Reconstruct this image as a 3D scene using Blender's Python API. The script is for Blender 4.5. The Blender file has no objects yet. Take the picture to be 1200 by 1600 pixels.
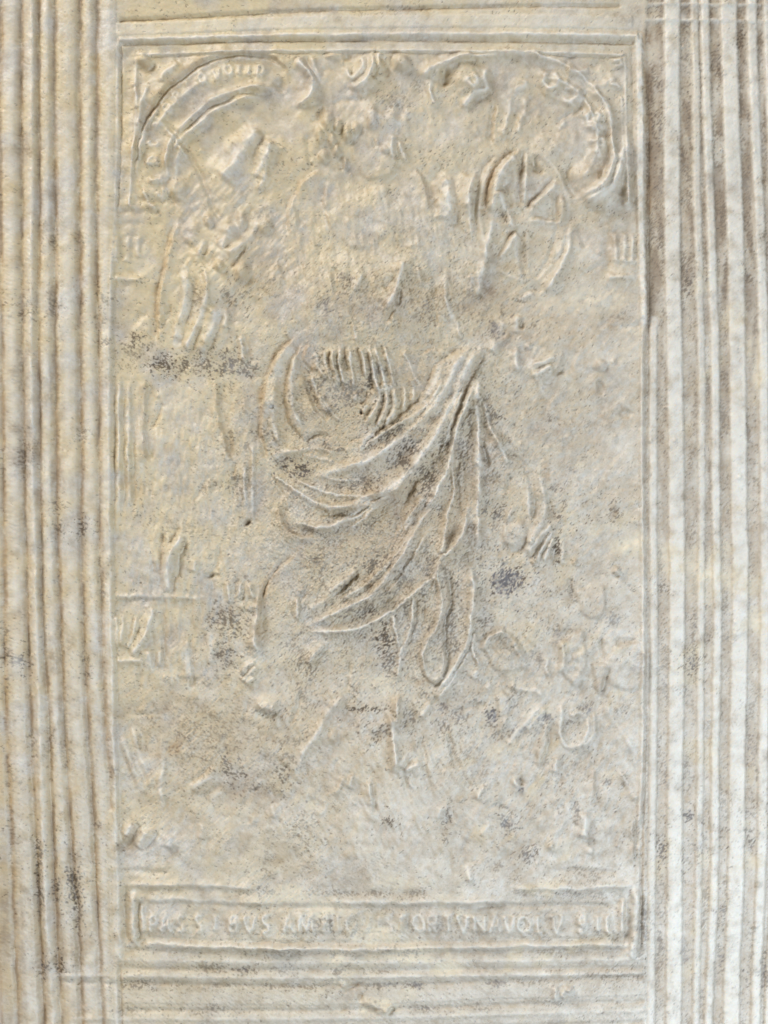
import bpy, math
import numpy as np
from mathutils import Vector

# ------------------------------------------------------------------ camera, world, lamps, exposure
U = 1e-4                       # one drawing unit = 0.1 mm
TOP = 0.030                    # height of the cover's surface above the table
sc = bpy.context.scene
col = sc.collection


def W(x, y, z=0.0):            # drawing units (y down) -> metres
    return Vector(((x - 600) * U, (800 - y) * U, TOP + z * U))


CAM_D = 0.34
cam_d = bpy.data.cameras.new('camera')
cam_d.sensor_fit = 'VERTICAL'
cam_d.sensor_height = 24.0
cam_d.lens = 24.0 * CAM_D / 0.160
cam_d.clip_start = 0.01
cam_d.clip_end = 20.0
cam = bpy.data.objects.new('camera', cam_d)
cam.location = (0, 0, TOP + CAM_D)
col.objects.link(cam)
sc.camera = cam

world = bpy.data.worlds.new('World')
sc.world = world
world.use_nodes = True
bg = world.node_tree.nodes['Background']
bg.inputs['Color'].default_value = (1.0, 0.80, 0.57, 1)
bg.inputs['Strength'].default_value = 0.22


def area(name, loc, target, size, power, color):
    d = bpy.data.lights.new(name, 'AREA')
    d.shape = 'RECTANGLE'
    d.size, d.size_y = size
    d.energy = power
    d.color = color
    o = bpy.data.objects.new(name, d)
    o.location = loc
    o.rotation_euler = (Vector(target) - Vector(loc)).to_track_quat('-Z', 'Y').to_euler()
    col.objects.link(o)
    return o


# the window the relief is modelled by (upper left), and a cool fill lamp added over the lower right for the brightness gradient
area('window_light', (-0.46, 0.55, 0.36), (0.01, 0.01, TOP), (0.44, 0.44), 7.2, (0.995, 0.98, 0.955))
area('cool_fill_light', (0.17, -0.13, 0.30), (0.06, -0.05, TOP), (0.18, 0.18), 1.22, (0.72, 0.86, 1.0))

vs = sc.view_settings
vs.view_transform = 'Standard'
vs.look = 'None'
vs.exposure = 0.0
vs.gamma = 1.0
vs.use_curve_mapping = False

# ------------------------------------------------------------------ the cover's surface as a height field
STEP = 1.3
X0, X1, Y0, Y1 = 0.0, 1262.0, -48.0, 1652.0
nx = int((X1 - X0) / STEP) + 1
ny = int((Y1 - Y0) / STEP) + 1
xr = X0 + np.arange(nx) * STEP
yr = Y0 + np.arange(ny) * STEP
X, Y = np.meshgrid(xr, yr)
X = X.astype(np.float32)
Y = Y.astype(np.float32)
# worn left edge of the board: leans in towards the bottom
edge = np.interp(yr, [-48, 900, 1380, 1470, 1600, 1652], [-14, -14, -12, -8, -3, -1]) + 0.5 * np.sin(yr * 0.05)
X += (edge[:, None] * np.clip(1 - (X - X0) / 30.0, 0, 1)).astype(np.float32)

FX = np.fft.rfftfreq(nx, STEP)[None, :]
FY = np.fft.fftfreq(ny, STEP)[:, None]
K2 = None


def noise(scale, aniso=1.0, ang=0.0, seed=0, low=0.0):
    """band limited noise, std 1; features about `scale` units, stretched `aniso` times along direction ang (degrees, y down)"""
    r = np.random.default_rng(seed)
    f = np.fft.rfft2(r.standard_normal((ny, nx)))
    a = math.radians(ang)
    u = FX * math.cos(a) + FY * math.sin(a)
    v = -FX * math.sin(a) + FY * math.cos(a)
    k = (u * aniso) ** 2 + v ** 2
    g = np.exp(-k * (scale * 1.6) ** 2)
    if low:
        g = g * (1 - np.exp(-k * (low * 1.6) ** 2))
    n = np.fft.irfft2(f * g, s=(ny, nx))
    n -= n.mean()
    return (n / (n.std() + 1e-12)).astype(np.float32)


def sstep(a, b, v):
    t = np.clip((v - a) / (b - a), 0, 1)
    return t * t * (3 - 2 * t)


N3 = noise(3, seed=1)
N6 = noise(6, seed=2)
N14 = noise(14, seed=3)
N40 = noise(40, seed=4)
N110 = noise(110, seed=5)
N40b = noise(40, seed=6)
N14b = noise(14, seed=7)
wob = [noise(5, seed=8), noise(22, seed=9), noise(5, seed=10), noise(22, seed=11)]
WX = X + 0.30 * wob[0] + 0.28 * wob[1]          # the ruled lines run true
WY = Y + 0.30 * wob[2] + 0.28 * wob[3]

H = np.zeros((ny, nx), np.float32)
ID = np.zeros((ny, nx), np.int32)
PARTS = [('cover_leather', None, None)]          # (name, parent index, label)

CROPS = {'T': (0, 0, 1.0)}
for i, c in enumerate('ABCDEFGHIJKL'):
    CROPS[c] = (400 * (i % 3), 400 * (i // 3), 3.0)
for k, v in dict(M1=(730, 420), M2=(730, 680), M3=(160, 320), M4=(160, 800), M5=(460, 80), M6=(720, 220), M7=(740, 960),
                 M8=(400, 660), N1=(160, 1080), N2=(440, 1060), N3=(720, 1120), N4=(440, 320), N6=(160, 560)).items():
    CROPS[k] = (v[0], v[1], 1200 / 280)
CROPS['N5'] = (440, 500, 1200 / 180)
CROPS['N7'] = (1000, 0, 6.0)
CROPS['N8'] = (480, 1460, 1200 / 260)
CROPS['Z'] = (400, 500, 2.4)
CROPS['Q6'] = (190, 70, 3.75)
CROPS['Q7'] = (650, 70, 1200 / 380)
CROPS['Q3'] = (160, 1360, 3.75)
CROPS['Q5'] = (740, 1380, 1200 / 280)


def topts(crop, s):
    ox, oy, k = CROPS[crop]
    out = []
    for tok in s.split():
        a, b = tok.split(',')
        out.append((ox + float(a) / k, oy + float(b) / k))
    return out


def smooth(pts, seg=7.0):
    p = np.array(pts, float)
    if len(p) > 2:
        q = np.vstack([2 * p[0] - p[1], p, 2 * p[-1] - p[-2]])
        out = []
        for i in range(1, len(q) - 2):
            n = max(1, int(np.hypot(*(q[i + 1] - q[i])) / seg))
            for t in np.arange(n) / n:
                a, b, c, d = q[i - 1], q[i], q[i + 1], q[i + 2]
                out.append(0.5 * (2 * b + (c - a) * t + (2 * a - 5 * b + 4 * c - d) * t * t + (3 * b - a - 3 * c + d) * t ** 3))
        out.append(p[-1])
        return np.array(out)
    n = max(2, int(np.hypot(*(p[1] - p[0])) / (seg * 3)) + 1)
    return p[0] + (p[1] - p[0]) * np.linspace(0, 1, n)[:, None]


def win(x0, x1, y0, y1):
    a = int(max(0, (x0 - X0) // STEP)); b = int(min(nx, (x1 - X0) // STEP + 2))
    c = int(max(0, (y0 - Y0) // STEP)); d = int(min(ny, (y1 - Y0) // STEP + 2))
    return a, b, c, d


def dist(pts, R):
    """distance, signed side and arc parameter to a curve, inside the curve's window"""
    p = smooth(pts)
    a, b, c, d = win(p[:, 0].min() - R, p[:, 0].max() + R, p[:, 1].min() - R, p[:, 1].max() + R)
    if a >= b or c >= d:
        return None
    D = np.full((d - c, b - a), 1e6, np.float32)
    S = np.zeros_like(D)
    T = np.zeros_like(D)
    L = np.concatenate([[0], np.cumsum(np.hypot(*np.diff(p, axis=0).T))])
    for i in range(len(p) - 1):
        (x0, y0), (x1, y1) = p[i], p[i + 1]
        a2, b2, c2, d2 = win(min(x0, x1) - R, max(x0, x1) + R, min(y0, y1) - R, max(y0, y1) + R)
        if a2 >= b2 or c2 >= d2:
            continue
        wx = WX[c2:d2, a2:b2] - x0
        wy = WY[c2:d2, a2:b2] - y0
        dx, dy = x1 - x0, y1 - y0
        l2 = dx * dx + dy * dy + 1e-9
        t = np.clip((wx * dx + wy * dy) / l2, 0, 1)
        dd = np.hypot(wx - t * dx, wy - t * dy)
        s = slice(c2 - c, d2 - c), slice(a2 - a, b2 - a)
        m = dd < D[s]
        D[s] = np.where(m, dd, D[s])
        S[s] = np.where(m, (dx * wy - dy * wx) / math.sqrt(l2), S[s])
        T[s] = np.where(m, (L[i] + t * (L[i + 1] - L[i])) / L[-1], T[s])
    return D, S, T, (slice(c, d), slice(a, b)), p, L[-1]


def add_part(name, parent=None, label=None):
    PARTS.append((name, parent, label))
    return len(PARTS) - 1


def stroke(pts, kind, w, a, part=None, fade=0.10, mod=0.22):
    R = w * (6.0 if kind == 'r' else 3.2) + 3
    r = dist(pts, R)
    if r is None:
        return
    D, S, T, sl, p, L = r
    f = min(fade, 0.5)
    taper = sstep(0, f, T) * sstep(0, f, 1 - T) * 0.85 + 0.15 if f > 0 else 1.0
    m = np.clip(1 + mod * (0.6 * N40[sl] + 0.5 * N14[sl]), 0.25, 1.8) * taper
    if kind == 'r':
        h = 0.68 * np.exp(-(D / w) ** 2) + 0.42 * np.exp(-(D / (2.7 * w)) ** 2)
    elif kind == 'g':
        h = -np.exp(-(D / w) ** 2)
    elif kind == 'f':
        h = 0.5 * (1 - np.tanh((D - w) / 1.3)) * (1 - 0.12 * np.clip(D / w, 0, 1.5) ** 2)
    else:
        hi = {'L': (-1, 0), 'R': (1, 0), 'U': (0, -1), 'D': (0, 1)}[kind[1]]
        k = len(p) // 2
        dx, dy = p[k] - p[k - 1]
        # S is positive towards the normal (-dy, dx)
        sg = 1.0 if (-dy * hi[0] + dx * hi[1]) > 0 else -1.0
        h = np.tanh(sg * S / 2.4) * np.exp(-(D / w) ** 2) * 0.75 - 0.45 * np.exp(-(D / 1.9) ** 2)
    H[sl] += a * h * m
    relief_tint(D, w, kind, a, sl, m)
    if part is not None:
        q = 1.15 if kind in 'rg' else 1.05
        ID[sl][D < max(w * q, 1.6)] = part


def relief_tint(D, w, kind, a, sl, m):  # masks for paling the ridge crests and browning the grooves
    if kind == 'f':
        rub_highlight[sl] = np.maximum(rub_highlight[sl], np.clip(a / 5.0, 0, 1) * 0.5 * (1 - np.tanh((D - w) / 1.4)))
        ridged[sl] = np.maximum(ridged[sl], 0.5 * (1 - np.tanh((D - w) / 1.2)))
    elif kind == 'r':
        rub_highlight[sl] = np.maximum(rub_highlight[sl], np.clip(a / 4.0, 0, 1) * np.exp(-(D / (w * 0.8)) ** 2) * np.clip(m, 0, 1.2))
    else:
        groove_tint[sl] = np.maximum(groove_tint[sl], np.clip(a / 4.0, 0, 1) * np.exp(-(D / max(1.9, 0.8 * w)) ** 2) * np.clip(m, 0, 1.2))


rub_highlight = np.zeros((ny, nx), np.float32)
ridged = np.zeros((ny, nx), np.float32)
groove_tint = np.zeros((ny, nx), np.float32)


def bump(cx, cy, rx, ry, a, ang=0.0, part=None, flat=False):
    R = max(rx, ry) * 2.2 + 2
    a0, b0, c0, d0 = win(cx - R, cx + R, cy - R, cy + R)
    if a0 >= b0 or c0 >= d0:
        return
    sl = slice(c0, d0), slice(a0, b0)
    t = math.radians(ang)
    u = (WX[sl] - cx) * math.cos(t) + (WY[sl] - cy) * math.sin(t)
    v = -(WX[sl] - cx) * math.sin(t) + (WY[sl] - cy) * math.cos(t)
    q = (u / rx) ** 2 + (v / ry) ** 2
    H[sl] += a * (np.exp(-q ** 2) if flat else np.exp(-q))
    if part is not None:
        ID[sl][q < 1.1] = part


def inside(pts, sl):
    p = np.array(pts)
    x, y = WX[sl], WY[sl]
    r = np.zeros(x.shape, bool)
    for (x0, y0), (x1, y1) in zip(p, np.roll(p, -1, 0)):
        if y0 != y1:
            r ^= ((y0 > y) != (y1 > y)) & (x < (x1 - x0) * (y - y0) / (y1 - y0) + x0)
    return r


def poly(pts, e, a, part=None):
    q = list(pts) + [pts[0]]
    D, S, T, sl, p, L = dist(q, e * 3 + 4)
    # straight test against the same smoothed outline
    ins = inside(p[:-1], sl)
    sd = np.where(ins, D, -D)
    big = np.where(ins & (D > 1e5), 1e3, np.where(D > 1e5, -1e3, sd))
    H[sl] += a * 0.5 * (1 + np.tanh(big / e))
    if part is not None:
        ID[sl][ins] = part


def region(pts, part):
    p = smooth(list(pts) + [pts[0]])
    a, b, c, d = win(p[:, 0].min(), p[:, 0].max(), p[:, 1].min(), p[:, 1].max())
    sl = slice(c, d), slice(a, b)
    ID[sl][inside(p[:-1], sl)] = part


# ---- border: rules along the left edge -------------------------------------------------------------
def ln(s):
    return topts('T', s)


LG = [ln('0,-48 -1,300 2,500 5,800 8,1100 12,1200 17,1300 20,1430 27,1600 30,1652'),
      ln('32,-48 32,250 33,400 34,550 38,800 42,930 45,1050 50,1200 55,1300 60,1430 67,1600 70,1652'),
      ln('60,-48 60,250 60,500 61,700 64,850 68,1000 76,1100 79,1200 83,1330 88,1470 95,1600 98,1652'),
      ln('84,-48 84,200 85,450 86,650 88,800 95,1000 100,1150 107,1240 115,1370 122,1430 127,1600 129,1652'),
      ln('124,-48 123,200 123,400 125,600 127,830 131,1000 137,1130 142,1210 147,1300 150,1400 155,1500 160,1600 162,1652'),
      ln('152,-48 150,200 150,400 154,600 156,830 159,950 162,1050 166,1150 171,1210 173,1260')]
GW = [4.4, 5.4, 4.4, 5.2, 5.2, 5.0]
GA = [4.2, 5.6, 4.0, 4.8, 5.0, 4.2]


def xat(l, y):
    return np.interp(y, [p[1] for p in l], [p[0] for p in l])


YS = np.linspace(-48, 1652, 18)
for i in range(6):
    if i < 5:
        mid = [((xat(LG[i], y) + xat(LG[i + 1], y)) / 2 + 1, y) for y in YS]
        hw = np.mean([(xat(LG[i + 1], y) - xat(LG[i], y)) / 2 for y in YS])
    else:
        E7 = ln('187,-48 188,60 186,200 181,320 175,450 175,600 176,800 177,950 179,1050 181,1150 184,1250 187,1400 190,1500')
        mid = [((xat(LG[5], y) + xat(E7, y)) / 2 + 1, y) for y in np.linspace(-48, 1500, 16)]
        hw = 14
    pid = add_part('border_ridge')
    stroke(mid, 'f', hw * 0.74, 1.4, pid, fade=0, mod=0.12)
    stroke(mid, 'r', hw * 0.55, 2.6, None, fade=0, mod=0.15)
for l, w, a in zip(LG, GW, GA):
    stroke(l, 'g', w, a, None, fade=0, mod=0.3)
pid = add_part('narrow_ridge')
stroke(ln('51,-48 51,300 50,500 51,700 56,850 60,1000 65,1200 69,1330 74,1450 83,1600 86,1652'), 'r', 4.2, 3.0, pid, fade=0)
stroke(ln('40,-48 40,300 41,700 46,900 53,1100 60,1300 66,1480 74,1652'), 'g', 5.0, 1.6, None, fade=0)
pid = add_part('narrow_ridge')
stroke(ln('184,60 184,140 183,220 180,330 173,450 170,600 171,800 173,950 176,1050 178,1150 181,1250 185,1400 188,1505'), 'r', 4.0, 3.2, pid, fade=0.01)
stroke(ln('189,66 189,200 186,270 183,332'), 'g', 2.2, 4.5, None, fade=0.05)
stroke(ln('180,340 179,450 178,700 180,950 183,1100 187,1250 191,1340'), 'g', 2.6, 1.7, None, fade=0.05)
stroke(ln('186,1505 188,1560 190,1600 192,1652'), 'g', 3.0, 4.5)
stroke(ln('178,1505 181,1560 184,1652'), 'r', 5, 3.0)

# ---- border: rules along the right edge (flat ridges standing on a sunken floor) --------------------
floor = sstep(1006, 1014, WX) * (1 - 0.0 * WY)
H -= 3.2 * floor
RB = [('1021,500 1021,800 1022,1000 1020,1200 1018,1400 1017,1600 1016,1652', 6.0, 3.4),
      ('1050,-48 1050,150 1051,400 1055,600 1058,800 1058,1000 1055,1200 1054,1400 1052,1600 1051,1652', 12, 4.6),
      ('1084,-48 1087,130 1089,300 1092,420 1096,550 1097,800 1095,1000 1094,1200 1091,1400 1087,1600 1086,1652', 5.5, 3.2),
      ('1101,-48 1103,130 1108,270 1112,400 1117,530 1118,700 1120,850 1121,1000 1118,1150 1117,1220 1116,1370 1111,1500 1107,1600 1106,1652', 6.5, 4.6),
      ('1138,-48 1141,130 1147,300 1150,400 1153,600 1155,800 1157,900 1152,1200 1150,1370 1145,1500 1142,1652', 12.5, 4.4),
      ('1174,-48 1177,130 1185,300 1190,420 1193,550 1195,800 1195,1000 1192,1200 1189,1370 1184,1500 1179,1652', 7.5, 4.6),
      ('1199,-48 1203,130 1211,300 1220,550 1222,900 1217,1300 1208,1480 1200,1652', 7.5, 4.6),
      ('1228,-48 1232,300 1244,800 1242,1200 1232,1652', 9, 4.0)]
RL = []
for s, hw, a in RB:
    l = ln(s)
    RL.append(l)
    pid = add_part('border_ridge')
    stroke(l, 'f', hw, a, pid, fade=0.01 if hw == 6.0 else 0, mod=0.12)
    stroke([(x - hw * 0.35, y) for x, y in l], 'r', hw * 0.5, 0.9, None, fade=0)
stroke(ln('1018,60 1018,200 1019,340 1019,500 1018,700'), 'g', 8, 2.4, None, fade=0.4)

# ---- border: horizontal rules at head and tail -------------------------------------------------------
TX = [
    ('r', 4.6, 2.8, '160,-20 400,-26 700,-30 1010,-32'), ('g', 3.0, 3.2, '150,-6 400,-12 700,-14 1010,-16'),
    ('g', 3.0, 3.6, '185,32 300,26 400,20 530,15 670,13 800,11 970,10'),
    ('f', 9.0, 1.6, '180,46 300,41 400,36 600,33 800,33 990,35'),
    ('r', 3.6, 4.4, '184,62 300,59 400,56 600,53 800,54 998,57'),
    ('g', 2.6, 3.4, '190,70 300,67 400,64 600,63 800,65 992,68'),
    ('r', 2.2, 2.2, '213,85 300,83 400,80 600,79 800,81 976,86'),
    ('g', 2.0, 1.6, '214,89 300,87 400,84 600,83 800,85 974,90'),
]
for k, w, a, s in TX:
    pid = add_part({'r': 'narrow_ridge', 'f': 'border_ridge', 'g': 'rule_line'}[k])
    stroke(ln(s), k, w * 1.1, a * 1.4, pid, fade=0.005)
for s, w, a in (('1012,30 1100,31 1262,33', 3.6, 3.0), ('1012,6 1100,6 1262,7', 3.0, 2.4)):
    stroke(ln(s), 'r', w, a, add_part('narrow_ridge'), fade=0)
BX = [('r', 4.0, 2.6, '192,1477 350,1479 560,1481 800,1478 1000,1476'),
      ('g', 4.0, 2.6, '196,1486 350,1489 560,1491 800,1487 1004,1484'),
      ('r', 4.5, 2.6, '190,1499 350,1502 560,1503 800,1500 1006,1497'),
      ('g', 4.5, 3.2, '188,1513 350,1516 560,1516 800,1514 1008,1512'),
      ('r', 4.0, 3.0, '66,1524 190,1524 350,1527 560,1526 800,1522 1010,1519'),
      ('g', 4.2, 3.4, '90,1536 190,1537 350,1540 560,1541 800,1533 1010,1526'),
      ('f', 9.0, 1.4, '190,1558 350,1560 560,1560 800,1550 1010,1545'),
      ('g', 4.2, 3.0, '192,1579 350,1580 560,1578 800,1570 1010,1564'),
      ('r', 4.4, 2.6, '100,1592 190,1591 350,1592 560,1590 800,1583 1010,1576'),
      ('g', 4.0, 3.0, '100,1610 350,1610 700,1606 1010,1596'),
      ('r', 5.0, 2.6, '100,1625 350,1626 700,1622 1010,1614')]
for k, w, a, s in BX:
    pid = add_part({'r': 'narrow_ridge', 'f': 'border_ridge', 'g': 'rule_line'}[k])
    stroke(ln(s), k, w, a * 0.8, pid, fade=0.01)

# ---- frame of the stamped panel ------------------------------------------------------------------------
FRAME = [('f', 5.0, 4.2, '997,56 1000,170 1001,320 1004,420 1006,502'),
         ('r', 2.2, 2.4, '976,87 978,167 979,233 981,320'),
         ('r', 2.2, 1.8, '971,150 973,190 974,250'),
         ('r', 2.2, 2.4, '212,88 213,140 211,200 206,250 202,324'),
         ('f', 4.0, 1.7, '1005,490 1004,800 1005,1000 1002,1200 998,1370'),
         ('g', 2.4, 3.0, '1010,58 1013,170 1014,320 1014,460 1013,640'),
         ('g', 2.0, 2.0, '987,70 989,170 990,320'),
         ('g', 2.2, 2.6, '1008,505 1008,800 1009,1000 1007,1200 1003,1330 1001,1480'),
         ('r', 2.6, 1.6, '1002,560 1003,800 1004,1000 1002,1200 996,1300')]
for k, w, a, s in FRAME:
    stroke(ln(s), k, w * 1.1, a * 1.35, None if k == 'g' else add_part('frame_rail'), fade=0.35 if k == 'g' and '1010,58' in s else 0.02)

# ---- parts of the picture (painted first, their details become sub-parts) ------------------------------
DRAPERY = add_part('drapery', None, 'billowing cloth of long radiating folds across the panel')
region(ln('463,523 440,547 415,590 407,640 405,690 425,760 445,815 480,835 520,830 560,830 470,868 430,890 410,930 402,1000 470,990 560,990 610,965 620,1070 690,1078 720,1040 740,990 742,880 800,860 870,850 868,780 830,730 790,700 770,640 765,545 735,535 690,555 655,620 640,620 600,520 520,530'), DRAPERY)
WHEEL = add_part('wheel', None, 'spoked wheel held up at the side')
region(ln('818,232 780,246 755,280 742,320 745,370 765,410 800,440 840,438 870,410 888,370 889,320 880,280 855,245'), WHEEL)
SCROLL_A = add_part('scroll_band', None, 'curved inscription scroll in the corner, its letters worn')
region(ln('210,262 213,230 225,190 241,163 259,139 281,123 305,105 329,93 355,86 390,85 422,90 450,105 488,120 488,145 470,163 440,145 395,140 361,150 330,175 300,205 280,235 275,270 292,295 275,312 250,308 225,300'), SCROLL_A)
SCROLL_B = add_part('scroll_band', None, 'curved inscription scroll in the corner with ringed letters')
region(ln('836,110 870,112 919,138 945,162 956,197 959,235 954,266 935,292 905,305 888,280 890,255 915,250 925,230 915,190 890,165 850,145'), SCROLL_B)
HEAD = add_part('curly_hair')
region(ln('500,165 530,155 575,157 610,150 636,165 630,185 600,195 560,215 545,260 500,262 480,235 480,205 490,185'), HEAD)
TABLET = add_part('inscription_tablet', None, 'long tablet with a mitred frame and a line of capitals')
region(ln('196,1388 600,1398 998,1385 998,1482 600,1482 200,1486'), TABLET)
ARM = add_part('raised_arm')
region(ln('689,262 676,285 681,315 684,335 678,345 700,375 716,375 712,320 708,275 700,262'), ARM)
LIMB = add_part('raised_arm')
region(ln('318,252 345,220 385,190 405,192 408,215 380,255 345,290 325,290'), LIMB)
LEGS = add_part('robe', None, 'pleated robe with slanting folds above a mouldy hem')
region(ln('272,345 300,372 345,385 360,440 380,500 395,560 330,590 270,575 245,540 247,470 258,400'), LEGS)
CAP_A = add_part('pilaster_capital'); region(ln('178,335 250,335 235,350 232,430 225,445 178,445'), CAP_A)
CAP_B = add_part('pilaster_capital'); region(ln('940,340 1003,335 1004,440 945,430 948,400'), CAP_B)
SHELL = add_part('shell_ornament'); region(ln('180,940 240,940 235,980 210,1028 182,1030'), SHELL)
RING = add_part('ring_ornament'); region(ln('877,1100 895,1095 915,1110 920,1140 908,1165 888,1170 874,1150'), RING)
for p, a in ((DRAPERY, 1.0), (WHEEL, 0.3)):
    pass
OF = {'D': (DRAPERY, 'fold'), 'W': (WHEEL, 'spoke'), 'w': (WHEEL, 'rim'), 'A': (SCROLL_A, 'moulding'), 'B': (SCROLL_B, 'moulding'),
      'H': (HEAD, 'curl'), 'T': (TABLET, 'rail'), 'G': (LEGS, 'fold'), 'a': (CAP_A, 'bar'), 'b': (CAP_B, 'bar'),
      's': (SHELL, 'rib'), 'O': (RING, 'band'), 'o': (None, 'ornament'), 'd': (None, 'drapery_fold'), 'c': (None, 'relief_line')}

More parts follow.
